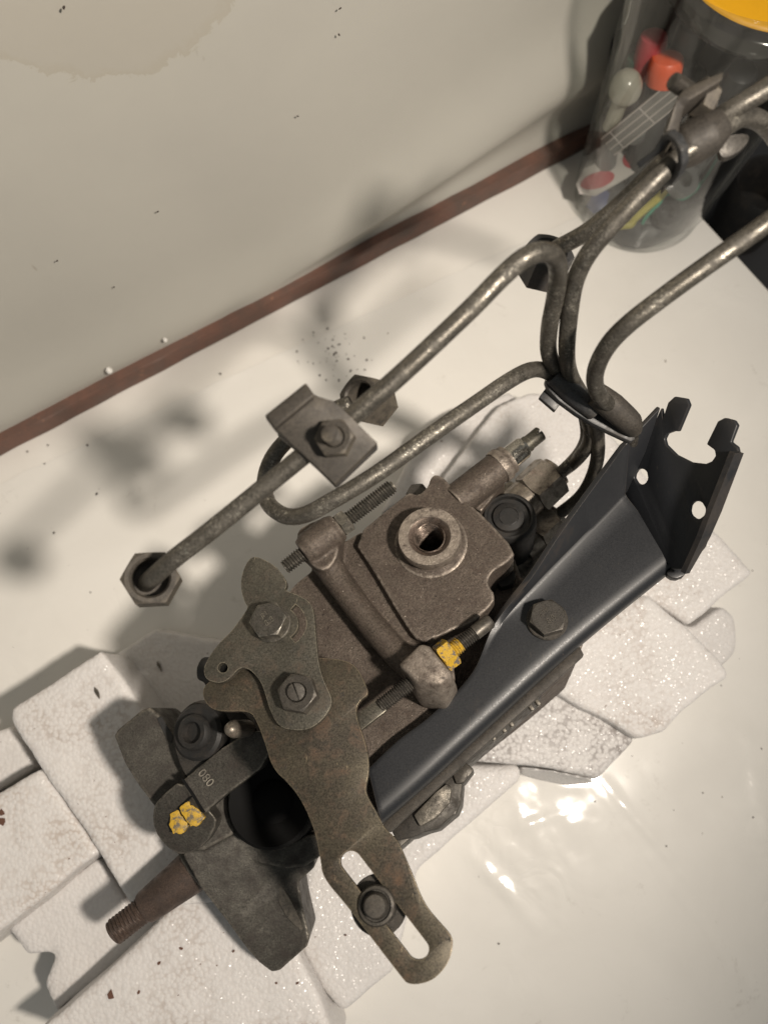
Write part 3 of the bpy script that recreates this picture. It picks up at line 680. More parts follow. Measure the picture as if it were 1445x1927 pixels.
# flange with ears
fl = MB()
body_prism(fl, [(215, 1385), (221, 1374), (268, 1335), (282, 1331), (298, 1343), (328, 1378), (352, 1465), (320, 1500), (291, 1518), (256, 1471), (236, 1438)], 98, 46, U)
body_prism(fl, [(290, 1500), (390, 1430), (450, 1480), (440, 1570), (385, 1600), (330, 1600)], 96, 50, U)
body_prism(fl, chaikin([(420, 1560), (520, 1600), (600, 1560), (620, 1600), (560, 1640), (470, 1620)], 1), 86, 30, U)
fl.prism([U(*q) for q in ([(345, 1610, 92), (390, 1560, 92), (450, 1560, 90), (520, 1600, 84), (592, 1560, 80), (592, 1632, 78), (562, 1660, 79), (570, 1710, 78), (583, 1764, 77), (578, 1781, 76), (526, 1827, 72), (511, 1829, 72), (487, 1811, 74), (464, 1785, 77), (433, 1742, 82), (379, 1672, 89)])], Vector((0, 0, -.034)))
fl.lathe([(0, 0), (.017, 0), (.019, .02), (.019, .03), (0, .03)], U(372, 1630, 66), AX, 32)
flange = mk('mounting_flange', fl, M_flange, pump, remesh=.7, smooth=3, ang=180)
# flat dark patch on the lower ear, painted as the shade of a hollow
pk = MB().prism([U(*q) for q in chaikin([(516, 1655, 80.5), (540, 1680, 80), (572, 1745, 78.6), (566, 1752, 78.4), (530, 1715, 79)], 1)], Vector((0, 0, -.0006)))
mk('pocket_shade', pk, M_dark, flange, fix=True)
# arm with cast digits and paint dabs
am = MB()
am.prism([U(*q) for q in chaikin([(448, 1384, 116), (500, 1372, 118), (510, 1432, 117), (432, 1491, 112), (382, 1529, 110), (340, 1470, 110)], 1)], Vector((0, 0, -.02)))
am.prism([U(*q) for q in [(344, 1468, 111), (372, 1446, 112), (432, 1490, 112), (386, 1530, 111), (358, 1500, 111)]], Vector((0, 0, -.012)))
am.prism([U(*q) for q in chaikin([(287, 1526, 106), (298, 1503, 108), (345, 1464, 111), (398, 1530, 111), (410, 1548, 108), (388, 1590, 103), (346, 1612, 99), (312, 1594, 100), (290, 1562, 102)], 1)], Vector((0, 0, -.03)))
arm = mk('timing_arm', am, M_flange, pump, remesh=.5, smooth=8, ang=180)
m = MB().prism([U(*q) for q in [(296, 1352, 98.6), (304, 1348, 98.6), (326, 1385, 98.6), (322, 1398, 98.6), (312, 1386, 98.6)]], Vector((0, 0, -.001))); mk('slit_shade', m, M_rubber, flange, fix=True)  # flat dark sliver on the ear, painted as the shade inside a slit
xd = (U(432, 1490, 112)-U(344, 1468, 112)); xd = (U(420, 1420, 112)-U(350, 1470, 112)).normalized()
dg = (U(410, 1485, 112)-U(378, 1445, 112)).normalized()
text('cast_digits', '080', .0052, U(388, 1464, 112.35), dg, ZV, .0003, M_flange, arm)
for pts, z in (([(320, 1532), (334, 1524), (346, 1537), (354, 1556), (346, 1567), (326, 1570), (318, 1552)], 107.6), ([(338, 1520), (352, 1508), (368, 1520), (386, 1538), (370, 1556), (358, 1556), (346, 1536)], 110.6)):
    mk('paint_dab', MB().prism(outl(jag(pts, 5, 2.6, 3), U, z), Vector((0, 0, -.004))), M_yellow, pump, bevel=.25, fix=True)
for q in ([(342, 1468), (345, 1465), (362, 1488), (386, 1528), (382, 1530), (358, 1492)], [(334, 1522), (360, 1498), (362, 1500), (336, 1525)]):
    m = MB().prism([U(x, y, 111.6 if x > 340 else 109) for x, y in q], Vector((0, 0, -.003))); mk('groove_shade', m, M_void, arm, fix=True)  # thin black slivers imitate the shade in the arm's grooves
# drive shaft
a = U(372, 1632, 72); b = U(213, 1756, 72); d = (b-a).normalized(); k = (b-a).length; r = mmpx(b)
mk('drive_shaft', MB().lathe([(0, -.02), (r*44, -.02), (r*40, k*.08), (r*31, k*.60), (r*29, k*.63), (r*21, k*.65), (r*21, k*.72), (0, k*.72)], a, d, 40), M_rust, pump, ang=35)
mk('shaft_thread', MB().thread(a+d*k*.64, d, r*25, k*.36, .00172, 36, depth=.0011), M_rust, pump, ang=60)
# lower right casting edge, cast bars and lug
lg = MB(); body_prism(lg, [(716, 1556), (870, 1415), (1000, 1296), (1090, 1216), (1098, 1232), (1010, 1313), (880, 1430), (733, 1566)], 126, 5)
mk('housing_ledge', lg, M_clamp, pump, bevel=.8, fix=True)
lg = MB(); body_prism(lg, [(716, 1550), (1080, 1216), (1084, 1246), (1010, 1316), (885, 1428), (750, 1552)], 108, 30)
mk('housing_side', lg, M_dark, pump, bevel=1.5, fix=True)
for i, (px, py) in enumerate(((928, 1388), (962, 1362), (1000, 1332), (1012, 1322), (948, 1373))):
    m = MB(); body_prism(m, [(px-8, py-6), (px-2, py-10), (px+6, py+2), (px, py+6)], 115, 5); mk('cast_bar', m, M_flange, pump, bevel=.4, fix=True)
m = MB(); body_prism(m, [(735, 1560), (800, 1490), (850, 1446), (870, 1470), (866, 1512), (858, 1530), (822, 1560), (800, 1566), (776, 1576), (745, 1582)], 104, 30)
lug = mk('casting_lug', m, M_dark, pump, bevel=1.2, seg=2, fix=True)
m = MB(); body_prism(m, [(778, 1534), (815, 1494), (842, 1474), (850, 1484), (846, 1510), (820, 1540), (790, 1556)], 106.5, 6); mk('lug_face', m, M_flange, lug, bevel=1.2, fix=True)
m = MB(); body_prism(m, [(848, 1446), (878, 1436), (892, 1448), (872, 1474), (858, 1476)], 106, 16); mk('lug_tab', m, M_dark, lug, bevel=.8, fix=True)
m = MB(); body_prism(m, [(715, 1590), (760, 1560), (772, 1578), (735, 1610)], 100, 20); mk('lug_foot', m, M_dark, lug, bevel=.8, fix=True)
# ---- black cable bracket
br = empty('black_bracket', V(1000, 1250, 138), None, None); del br['label']; del br['category']
br.parent = pump; br.location = WLOC[br]-WLOC[pump]
HB = 140
Ls = [(693, 1450), (750, 1396), (815, 1346), (890, 1268), (935, 1185), (1010, 1101), (1085, 1024), (1167, 940)]
Rs = [(716, 1547), (800, 1474), (872, 1407), (950, 1335), (1030, 1262), (1110, 1193), (1186, 1130), (1266, 1066)]
fh = [0, 0, 0, .6, 1.5, 8, 15, 24]
Fp = [None, None, None, None, (931, 1174), (1000, 1087), (1060, 996), (1174, 840)]
rows = []
for i in range(8):
    l_, r_ = V(*Ls[i], HB), V(*Rs[i], HB); x = (r_-l_).normalized()
    row = []
    if Fp[i]: row.append(V(*Fp[i], HB+fh[i]))
    else: row.append(l_-x*.0006-NV*.0002)
    row.append(l_-x*.0005+NV*.0010 if fh[i] > 5 else l_); row.append(l_+x*.0012)
    w_ = (r_-l_).length
    for t_ in (.25, .45, .58): row.append(l_+x*w_*t_)
    row += [r_-x*min(.0068, w_*.36), r_-x*.0042-NV*.0003, r_-x*.0022-NV*.0012, r_-x*.0009-NV*.0027, r_-x*.0002-NV*.0048, r_-NV*.010]
    rows.append(row)
fine_rows = []
for i in range(7):
    p0, p1, p2, p3 = rows[max(i-1, 0)], rows[i], rows[i+1], rows[min(i+2, 7)]
    for k in range(6):
        t_ = k/6; fine_rows.append([.5*((2*b_)+(c_-a_)*t_+(2*a_-5*b_+4*c_-d_)*t_*t_+(3*b_-a_-3*c_+d_)*t_**3) for a_, b_, c_, d_ in zip(p0, p1, p2, p3)])
fine_rows.append(rows[7]); ext_ = (V(1220, 1000, HB)-V(1140, 1066, HB)).normalized()*.003; fine_rows.append([p+ext_ for p in rows[7]])
def sheet(name, rws, thick, parent, mat, bev=.5):
    m = MB(); n = len(rws[0]); q = []
    for r_ in rws: m.v += r_
    for i in range(len(rws)-1):
        for j in range(n-1): a_ = i*n+j; m.f.append((a_, a_+1, a_+n+1, a_+n))
    # thickness: offset along vertex normals
    tmp = bpy.data.meshes.new('t'); tmp.from_pydata(m.v, [], m.f); bm = bmesh.new(); bm.from_mesh(tmp); bmesh.ops.recalc_face_normals(bm, faces=bm.faces); bm.normal_update()
    bm.verts.ensure_lookup_table(); s_ = 1 if sum(v.normal.dot(NV) for v in bm.verts) > 0 else -1
    nr = [v.normal.copy()*s_ for v in bm.verts]; bm.free(); bpy.data.meshes.remove(tmp)
    N_ = len(m.v); m.v += [v-n_*thick for v, n_ in zip(m.v[:N_], nr)]
    m.f += [tuple(x+N_ for x in reversed(f)) for f in list(m.f)]
    R_ = len(rws); bd = [j for j in range(n)]+[i*n+n-1 for i in range(1, R_)]+[(R_-1)*n+j for j in range(n-2, -1, -1)]+[i*n for i in range(R_-2, 0, -1)]
    for i in range(len(bd)):
        a_, b_ = bd[i], bd[(i+1) % len(bd)]; m.f.append((a_, b_, b_+N_, a_+N_))
    return mk(name, m, mat, parent, bevel=bev, fix=True, ang=50)
sheet('bracket_plate', fine_rows, .0022, br, M_black)
# end plate with notch, tabs and two holes
B1, B2, T1 = V(1180, 928, HB), V(1264, 1072, HB), V(1244, 766, HB+27)
EN = (B2-B1).cross(T1-B1).normalized()
if EN.dot(CAM-B1) < 0: EN = -EN
E = lambda q: onplane(q[0], q[1], B1, EN)
ol = [(1166, 941), (1264, 1072), (1287, 1072), (1326, 1006), (1345, 960), (1388, 850), (1386, 841), (1374, 832), (1386, 801), (1380, 791), (1362, 786), (1349, 793), (1328, 836), (1343, 847), (1345, 858), (1338, 868), (1326, 873), (1299, 870), (1271, 856), (1252, 837), (1249, 826), (1254, 816), (1268, 811), (1275, 812), (1296, 762), (1291, 750), (1268, 746), (1256, 757), (1246, 787), (1243, 767)]
ep = MB().prism([E(q) for q in ol], -EN*.0022, [[E(q) for q in circ(1205, 897, 13, 16, 15)], [E(q) for q in circ(1311, 960, 15, 16, 17)]])
mk('bracket_end', ep, M_black, br, bevel=.5, fix=True, ang=40)
# side walls of the end: left and right flanges
lw = [[V(*Fp[7], HB+24), E((1243, 767))+EN*.0], [V(1170, 890, HB+11), E((1215, 850))], [V(1167, 938, HB), E((1180, 926))]]
sheet('bracket_side', lw, .0022, br, M_black)
n2 = EN.cross((E((1326, 1006))-E((1388, 847))).normalized())
rw = [[E((1389, 849)), E((1389, 849))+EN*.006], [E((1348, 958)), E((1348, 958))+EN*.007], [E((1327, 1006)), E((1327, 1006))+EN*.006], [E((1288, 1074)), E((1288, 1074))+EN*.003]]
m = MB()
for (a_, b_), (c_, d_) in zip(rw, rw[1:]): m.add([a_, b_, d_, c_, a_+n2*.0022, b_+n2*.0022, d_+n2*.0022, c_+n2*.0022], [(0, 1, 2, 3), (7, 6, 5, 4), (0, 4, 5, 1), (1, 5, 6, 2), (2, 6, 7, 3), (3, 7, 4, 0)])
mk('bracket_side', m, M_black, br, fix=True)
m = MB(); body_prism(m, chaikin([(1250, 1078), (1268, 1066), (1290, 1066), (1290, 1082), (1268, 1090)], 1), 137, 4); mk('bracket_lip', m, M_black, br, bevel=.5, fix=True)
m = MB(); m.prism([V(q[0], q[1], 132) for q in [(1270, 1060), (1326, 1004), (1334, 1012), (1328, 1028), (1285, 1076)]], -NV*.003); mk('bracket_lip', m, M_black, br, bevel=.5, fix=True)
bolt(V(1029, 1168, HB+.2), NV, 13, 5.2, M_dark, br, R(30), 16.5, [('8.8', (0, -1.6), 3.2), ('ATK', (0, 2.2), 2.4)])
# ---- fuel pipes
PR = .0030
def pipe(pts, lab=None, r=PR):
    o = mk('fuel_pipe', MB().tube([U(*p) for p in pts], r, 18), M_pipe, pump, ang=180)
    if lab: o['label'] = lab
    return o
def endnut(px, py, z, ax, afpx, Lmm, rot, parent, hole=.62, mat=M_clamp):
    P = U(px, py, z); r = mmpx(P); ax = ax.normalized()
    m = MB().hexa(P-ax*Lmm/1000, ax, afpx*r, Lmm/1000, rot, hole=afpx*r*.5*hole)
    m.lathe([(afpx*r*.5*hole, -.007), (0, -.007)], P, ax, 24)
    return mk('union_nut', m, mat, parent, ang=28)
p1 = pipe([(276, 1098, 206), (290, 1085, 217), (330, 1050, 222), (400, 996, 227), (560, 866, 236), (720, 735, 246), (870, 596, 255), (945, 520, 260), (985, 486, 262), (1015, 474, 261), (1040, 480, 257), (1050, 510, 245), (1044, 561, 230), (1033, 618, 217), (1033, 668, 203), (1053, 712, 188), (1083, 745, 178), (1106, 790, 163), (1108, 830, 148), (1085, 865, 130), (1052, 891, 116), (1023, 909, 112)])
endnut(283, 1087, 212, U(283, 1087, 212)*0+(CAM-U(283, 1087, 212)).normalized()+PX*.15, 96, 14, R(20), p1, .72)
p2 = pipe([(1480, 345, 222), (1472, 285, 243), (1440, 236, 257), (1400, 220, 262), (1360, 240, 264), (1320, 266, 264), (1272, 300, 262), (1209, 361, 258), (1155, 419, 252), (1109, 474, 245), (1083, 525, 236), (1072, 582, 226), (1066, 657, 210), (1072, 703, 195), (1096, 748, 180), (1121, 800, 163), (1122, 870, 135), (1095, 930, 114), (1045, 972, 102), (1024, 990, 98)])
p3 = pipe([(1510, 365, 262), (1445, 417, 260), (1324, 503, 253), (1247, 559, 247), (1178, 613, 240), (1140, 655, 230), (1120, 700, 216), (1123, 736, 203), (1146, 763, 192), (1176, 788, 180), (1186, 830, 160), (1165, 890, 130), (1110, 975, 108), (1058, 1030, 90)])
p5 = pipe([(1520, 112, 276), (1445, 165, 271), (1352, 222, 264), (1262, 292, 252), (1180, 372, 241), (1110, 432, 231), (1050, 466, 222), (1036, 472, 212)])
endnut(1036, 470, 222, PX*.1+ZV+AX*.3, 84, 12, R(5), p5, .7, M_black2)
p4 = pipe([(660, 760, 214), (630, 772, 212), (590, 793, 208), (545, 824, 203), (513, 862, 198), (499, 905, 194), (504, 945, 192), (535, 970, 197), (572, 969, 201), (620, 945, 205), (708, 892, 208), (800, 826, 209), (900, 756, 206), (960, 715, 203), (1000, 696, 198), (1030, 700, 193), (1062, 725, 184), (1095, 765, 166), (1102, 830, 140), (1060, 885, 122), (985, 940, 106)])
endnut(675, 749, 214, ZV*.85+AX*-.55+PX*.2, 84, 12, R(0), p4, .72)
# block clamp on the two left pipes
ck = empty('pipe_clamp', U(610, 820, 235), None, None); del ck['label']; del ck['category']; ck.parent = pump; ck.location = WLOC[ck]-WLOC[pump]
k1 = [(498, 782, 246), (576, 720, 249), (592, 743, 250), (626, 753, 249), (646, 770, 248), (711, 833, 243), (630, 911, 239), (516, 806, 244)]
m = MB().prism([U(*q) for q in k1], Vector((0, 0, -.003)))
mk('clamp_plate', m, M_clamp, ck, bevel=.5, fix=True)
m = MB().prism([U(*q) for q in [(499, 781, 248), (576, 721, 251), (592, 744, 251.5), (516, 806, 247.5)]], Vector((0, 0, -.003))); mk('clamp_step', m, M_clamp, ck, bevel=.8, seg=3, fix=True)
m = MB().prism([U(*q) for q in [(517, 800, 238), (590, 740, 241), (645, 770, 240), (712, 838, 236), (632, 914, 232)]], Vector((0, 0, -.004))); mk('rubber_pad', m, M_black2, ck, bevel=.6, fix=True)
m = MB().prism([U(*q) for q in [(520, 815, 226), (600, 755, 228), (700, 846, 225), (632, 905, 222)]], Vector((0, 0, -.004))); mk('clamp_plate', m, M_clamp, ck, bevel=.6, fix=True)
P = U(634, 828, 243.5); kn = ((U(711, 833, 243)-U(498, 782, 246)).cross(U(630, 911, 239)-U(498, 782, 246))).normalized(); kn = kn if kn.z > 0 else -kn
kn = (kn+PX*.25).normalized()
mk('clamp_nut', MB().hexa(P, kn, .0102, .0048, R(18), hole=.0030), M_clamp, ck, ang=28)
mk('clamp_bolt', MB().thread(P-kn*.028, kn, .0028, .0375, .0010, 24), M_clamp, ck, ang=60)
# bundle clamp where the pipes leave the pump
lk = empty('pipe_clamp', U(1110, 765, 180), None, None); del lk['label']; del lk['category']; lk.parent = pump; lk.location = WLOC[lk]-WLOC[pump]
m = MB().prism([U(*q) for q in chaikin([(1022, 708, 190), (1048, 706, 190), (1120, 762, 184), (1196, 806, 180), (1194, 834, 179), (1166, 822, 180), (1100, 790, 183), (1035, 742, 189)], 1)], Vector((0, 0, -.0035))); mk('clamp_plate', m, M_black2, lk, bevel=.6, fix=True)
m = MB().prism([U(*q) for q in [(1034, 720, 186), (1062, 748, 185), (1044, 773, 184), (1014, 747, 185)]], Vector((0, 0, -.0025))); mk('clamp_tab', m, M_black2, lk, bevel=.4, fix=True)
m = MB().tube([U(*q) for q in [(1122, 742, 193), (1150, 764, 190), (1184, 795, 184), (1192, 812, 180)]], [.0046, .0052, .0048, .003], 18); mk('clamp_saddle', m, M_clamp, lk, ang=50)
m = MB().tube([U(*q) for q in [(1040, 705, 193), (1075, 738, 189), (1120, 775, 185)]], [.0036, .0042, .0036], 18); mk('clamp_saddle', m, M_black2, lk, ang=50)
# upper strap clamp at the right
uk = empty('pipe_clamp', U(1300, 250, 262), None, None); del uk['label']; del uk['category']; uk.parent = pump; uk.location = WLOC[uk]-WLOC[pump]
m = MB().tube([U(*q) for q in [(1262, 292, 259), (1290, 275, 261), (1330, 252, 263), (1356, 232, 264)]], [.0052, .0066, .0066, .0048], 24, smooth=False)
m.prism([U(*q) for q in [(1268, 255, 262), (1330, 205, 266), (1350, 225, 264), (1300, 290, 260), (1265, 330, 252), (1255, 345, 250), (1262, 300, 258)]], Vector((0, 0, -.008)))
mk('clamp_saddle', m, M_clamp, uk, remesh=.5, smooth=5, ang=180)
ring = [U(*q) for q in [(1200, 312, 258), (1232, 287, 264), (1246, 262, 268), (1256, 258, 270), (1268, 268, 271), (1277, 285, 271), (1278, 308, 268), (1271, 328, 263), (1260, 343, 258), (1242, 348, 253)]]
m = MB(); cd = AX*.0030
for a_, b_ in zip(ring, ring[1:]):
    q = (b_-a_).cross(AX).normalized()*.0010; e_ = (b_-a_).normalized()*.0004; a2, b2 = a_-e_, b_+e_
    m.add([a2-q, a2+q, b2+q, b2-q, a2-q+cd, a2+q+cd, b2+q+cd, b2-q+cd], [(0, 1, 2, 3), (7, 6, 5, 4), (0, 4, 5, 1), (1, 5, 6, 2), (2, 6, 7, 3), (3, 7, 4, 0)])
mk('clamp_strap', m, M_black2, uk, remesh=.4, smooth=3, ang=180)
m = MB().prism([U(*q) for q in [(1273, 186, 274), (1284, 168, 275), (1362, 134, 278), (1358, 150, 278), (1300, 186, 275), (1285, 205, 272), (1276, 250, 268), (1262, 266, 268), (1250, 256, 268), (1262, 222, 272)]], Vector((.001, .002, -.010)))
mk('clamp_ear', m, M_clamp, uk, bevel=.5, fix=True)
m = MB().prism([U(*q) for q in [(1296, 205, 266), (1345, 172, 269), (1352, 190, 267), (1340, 222, 264), (1310, 240, 262), (1296, 225, 264)]], Vector((.001, .001, -.006))); mk('clamp_ear', m, M_clamp, uk, bevel=.7, fix=True)
ua = (U(1266, 152, 274)-U(1330, 192, 268)).normalized()
mk('clamp_bolt', MB().thread(U(1322, 188, 269), ua, .0026, (U(1262, 150, 274)-U(1322, 188, 269)).length, .0009, 22), M_dark, uk, ang=60)
mk('clamp_nut', MB().hexa(U(1318, 182, 269.5)-ua*.003, ua, .0095, .0045, R(10), both=True), M_clamp, uk, ang=28)
m = MB().prism([U(*q) for q in chaikin([(1350, 262, 258), (1385, 252, 258), (1409, 252, 257), (1408, 268, 256), (1385, 290, 255), (1355, 300, 255)], 2)], Vector((0, 0, -.002))); mk('clamp_tail', m, M_dark, uk, bevel=.4, fix=True)
# ---------------------------------------------------------------- clear tub and what stands in it
TC = U(1200, 372, 1); tcx = lambda dx, dy, z: Vector((TC.x+dx/1000, TC.y+dy/1000, z/1000))
t = NT('clear_plastic')
tr = t.n('BsdfTransparent'); tr.inputs[0].default_value = (.90, .91, .90, 1); gl = t.n('BsdfGlossy'); gl.inputs['Roughness'].default_value = .08; gl.inputs[0].default_value = (1, 1, 1, 1)
df = t.n('BsdfDiffuse'); df.inputs[0].default_value = (.75, .75, .73, 1)
lw_ = t.n('LayerWeight'); lw_.inputs[0].default_value = .35
mx = t.n('MixShader'); lw_.inputs[0].default_value = .5; t.l(t.math('ADD', t.math('MULTIPLY', t.math('POWER', lw_.outputs['Facing'], 5.0), .6), .03, True), mx.inputs[0]); t.l(tr.outputs[0], mx.inputs[1]); t.l(gl.outputs[0], mx.inputs[2])
m2 = t.n('MixShader'); t.l(t.ramp(lw_.outputs['Facing'], .7, 6.0), m2.inputs[0]); t.l(mx.outputs[0], m2.inputs[1]); t.l(df.outputs[0], m2.inputs[2])
nb = t.bump(t.noise(30, 3), .15, .002); t.l(nb, gl.inputs['Normal'])
t.l(m2.outputs[0], t.t.nodes['Material Output'].inputs['Surface']); t.t.nodes.remove(t.b); M_clear = t.m
RB, RT, HT = .044, .055, .190
prof = [(0, .001), (RB*.6, .0012), (RB-.003, .0004), (RB, .003)]
for z in (.02, .021, .05, .051, .085, .086, .12, .121, .145): prof.append((RB+(RT-RB)*z/HT+(.0007 if abs(z*1000 % 10-1) < .1 else 0), z))
prof += [(RT+.002, HT-.001), (RT+.002, HT+.001), (RT, HT+.001), (RT-.0015, HT-.004)]
for z in (.12, .08, .04): prof.append((RB-.0016+(RT-RB)*z/HT, z))
prof += [(RB-.002, .005), (RB-.006, .0032), (0, .003)]
tub = mk('clear_tub', MB().lathe(prof, Vector((TC.x, TC.y, 0)), ZV, 64), M_clear, ang=50)
tag(tub, 'clear plastic tub full of pens and oddments standing at the wall', 'tub')
a0 = math.atan2(-TC.y, -TC.x)
lm = MB(); na = 48
for i in range(na+1):
    a_ = a0+math.pi/2-.30+(math.pi+.60)*i/na
    for z_ in range(9):
        zz = .004+.130*z_/8; r_ = RB-.0030+(RT-RB)*zz/HT+.0006*math.sin(a_*23+z_)
        lm.v.append(Vector((TC.x+r_*math.cos(a_), TC.y+r_*math.sin(a_), zz+(.006*math.sin(a_*3+1) if z_ == 8 else 0))))
    for z_ in range(9):
        zz = .004+.130*z_/8; r_ = RB-.0038+(RT-RB)*zz/HT+.0006*math.sin(a_*23+z_)
        lm.v.append(Vector((TC.x+r_*math.cos(a_), TC.y+r_*math.sin(a_), zz+(.006*math.sin(a_*3+1) if z_ == 8 else 0))))
for i in range(na):
    for k in range(18): a_ = i*18+k; b_ = i*18+(k+1 if k < 8 else 17 if k == 8 else k-1 if k > 9 else 0); lm.f.append((a_, b_, b_+18, a_+18))
tag(mk('filler_liner', lm, simple('filler_grey', (.15, .145, .135), .45, 0, 60, .5, .3, .001), fix=True, ang=60), 'grey filler sheet added round the inside of the clear tub', 'plastic sheet')  # added filler, screens off the bright wall and table behind the tub
rr = random.Random(11)
def pen(base, top, r, col, label, cat='marker', name='marker_pen', capcol=None, grp='markers standing in the clear tub', capf=.3):
    d = (top-base); k = d.length; d.normalize()
    root = empty(name, base, label, cat, grp)
    mk('barrel', MB().lathe([(0, 0), (r*.9, 0), (r, .001), (r, k*(1-capf)), (0, k*(1-capf))], base, d, 24), col, root, ang=40)
    mk('cap', MB().lathe([(0, 0), (r*1.1, 0), (r*1.1, k*capf*.8), (r*.95, k*capf*.95), (r*.6, k*capf), (0, k*capf)], base+d*k*(1-capf), d, 24), capcol or col, root, ang=40)
    return root
C = lambda n, c, r=.4: simple(n, c, r, 0, 300, .12, .05)
M_red, M_or, M_dk, M_gr, M_wh, M_blue, M_yel, M_grn = C('red_plastic', (.42, .06, .07)), C('orange_plastic', (.75, .11, .035), .35), C('black_plastic', (.02, .02, .022)), C('grey_plastic', (.13, .13, .13)), C('white_card', (.62, .58, .55), .6), C('blue_plastic', (.05, .07, .20)), C('yellow_plastic', (.55, .48, .10)), C('green_wire', (.05, .33, .22))
pt = lambda px, py, z: U(px, py, z)
pen(tcx(-14, 10, 6), pt(1232, 62, 108), .0078, M_gr, 'marker with a dark red rounded cap, upper left in the tub', capcol=M_red, capf=.32)
pen(tcx(-6, -12, 6), pt(1256, 106, 104), .0088, M_dk, 'marker with a bright orange cap facing the camera', capcol=M_or, capf=.14)
pen(tcx(4, 24, 6), pt(1310, 40, 116), .0085, M_dk, 'black marker at the back of the tub by the yellow lid', capf=.3)
pen(tcx(26, 8, 6), pt(1400, 130, 112), .0085, M_gr, 'grey marker on the right side of the tub', capcol=M_dk, capf=.3)
pen(tcx(-24, 16, 6), pt(1175, 60, 96), .0065, M_gr, 'slim grey pen leaning on the left wall of the tub', capcol=M_dk, capf=.3)
pen(tcx(-30, 2, 6), pt(1160, 240, 56), .0060, M_dk, 'short dark pen low on the left of the tub', capcol=M_gr, capf=.3)
pen(tcx(12, -16, 6), pt(1330, 190, 92), .0080, M_dk, 'black marker behind the strap clamp in the tub', capcol=M_gr, capf=.3)
pen(tcx(8, 10, 6), pt(1300, 130, 90), .0095, M_gr, 'thick grey marker in the middle of the tub', capcol=M_dk, capf=.4)
M_dgr, M_dbl, M_brn = C('dark_green_plastic', (.03, .07, .05)), C('navy_plastic', (.03, .035, .07)), C('brown_plastic', (.10, .065, .05))
for (dx, dy), tp, r_, mc, cc_, lab in (((-16, 14), (1200, 105, 92), .006, M_dk, M_dgr, 'dark pen with a green cap between the bulb-shaped knob and the red cap'),
    ((-4, 8), (1232, 150, 88), .0065, M_gr, M_brn, 'grey pen with a brown cap under the orange cap'), ((6, 14), (1290, 110, 100), .0065, M_dbl, M_dk, 'navy pen beside the orange cap'),
    ((-12, -6), (1215, 215, 66), .006, M_dk, M_dbl, 'short pen with a navy cap above the case'), ((4, -4), (1290, 235, 74), .0065, M_dk, M_dbl, 'dark pen with a navy cap below the case'),
    ((14, 4), (1340, 160, 98), .0065, M_brn, M_gr, 'brown pen with a grey cap behind the strap clamp'), ((20, -6), (1360, 240, 80), .006, M_gr, M_dgr, 'grey pen with a green cap at the right wall of the tub'),
    ((10, -20), (1300, 310, 50), .006, M_dk, M_gr, 'short black pen under the strap clamp'), ((-24, -2), (1150, 210, 70), .0055, M_gr, M_dk, 'thin grey pen at the left wall below the knob')):
    pen(tcx(dx, dy, 6), pt(*tp), r_, mc, lab, capcol=cc_, capf=.25)
# pale bulb
P = pt(1176, 166, 96); k = 14; rB = mmpx(P)*31
m = MB().lathe([(rB*math.sin(math.pi*i/k)*(1 if i > 5 else .75+.05*i), -rB*math.cos(math.pi*i/k)*1.15) for i in range(k+1)], P, ZV+WB*.2, 28)
m.lathe([(0, -.03), (rB*.5, -.03), (rB*.5, -.008), (0, -.008)], P, ZV, 20)
M_bulb = simple('milky_plastic', (.42, .40, .34), .22, 0, 200, .1, .02, Coat_Weight=.5)
tag(mk('knob', m, M_bulb, ang=60), 'pale milky rounded knob pressed against the inside of the tub', 'knob')
# pack of blades: clear case with ridges
cc = [pt(1130, 262, 66), pt(1278, 140, 100), pt(1312, 168, 94), pt(1155, 292, 60)]
up_ = ((cc[1]-cc[0]).cross(cc[3]-cc[0])).normalized(); up_ = up_ if up_.z > 0 else -up_
case = empty('clear_case', cc[0], 'long clear plastic case with pale edges leaning inside the tub', 'case')
mk('case_body', MB().prism(cc, -up_*.006), C('smoky_plastic', (.16, .15, .14), .25), case, bevel=.6, fix=True)
M_ridge = C('pale_plastic_edge', (.40, .36, .34), .3)
for f0 in (0, .33, .66, 1):
    a_, b_ = cc[0].lerp(cc[3], f0), cc[1].lerp(cc[2], f0); mk('ridge', MB().tube([a_+up_*.0003, b_+up_*.0003], .00055, 6, smooth=False), M_ridge, case)
for f0 in (.12, .5, .85):
    a_, b_ = cc[0].lerp(cc[1], f0), cc[3].lerp(cc[2], f0); mk('ridge', MB().tube([a_+up_*.0005, b_+up_*.0005], .00045, 6, smooth=False), M_ridge, case)
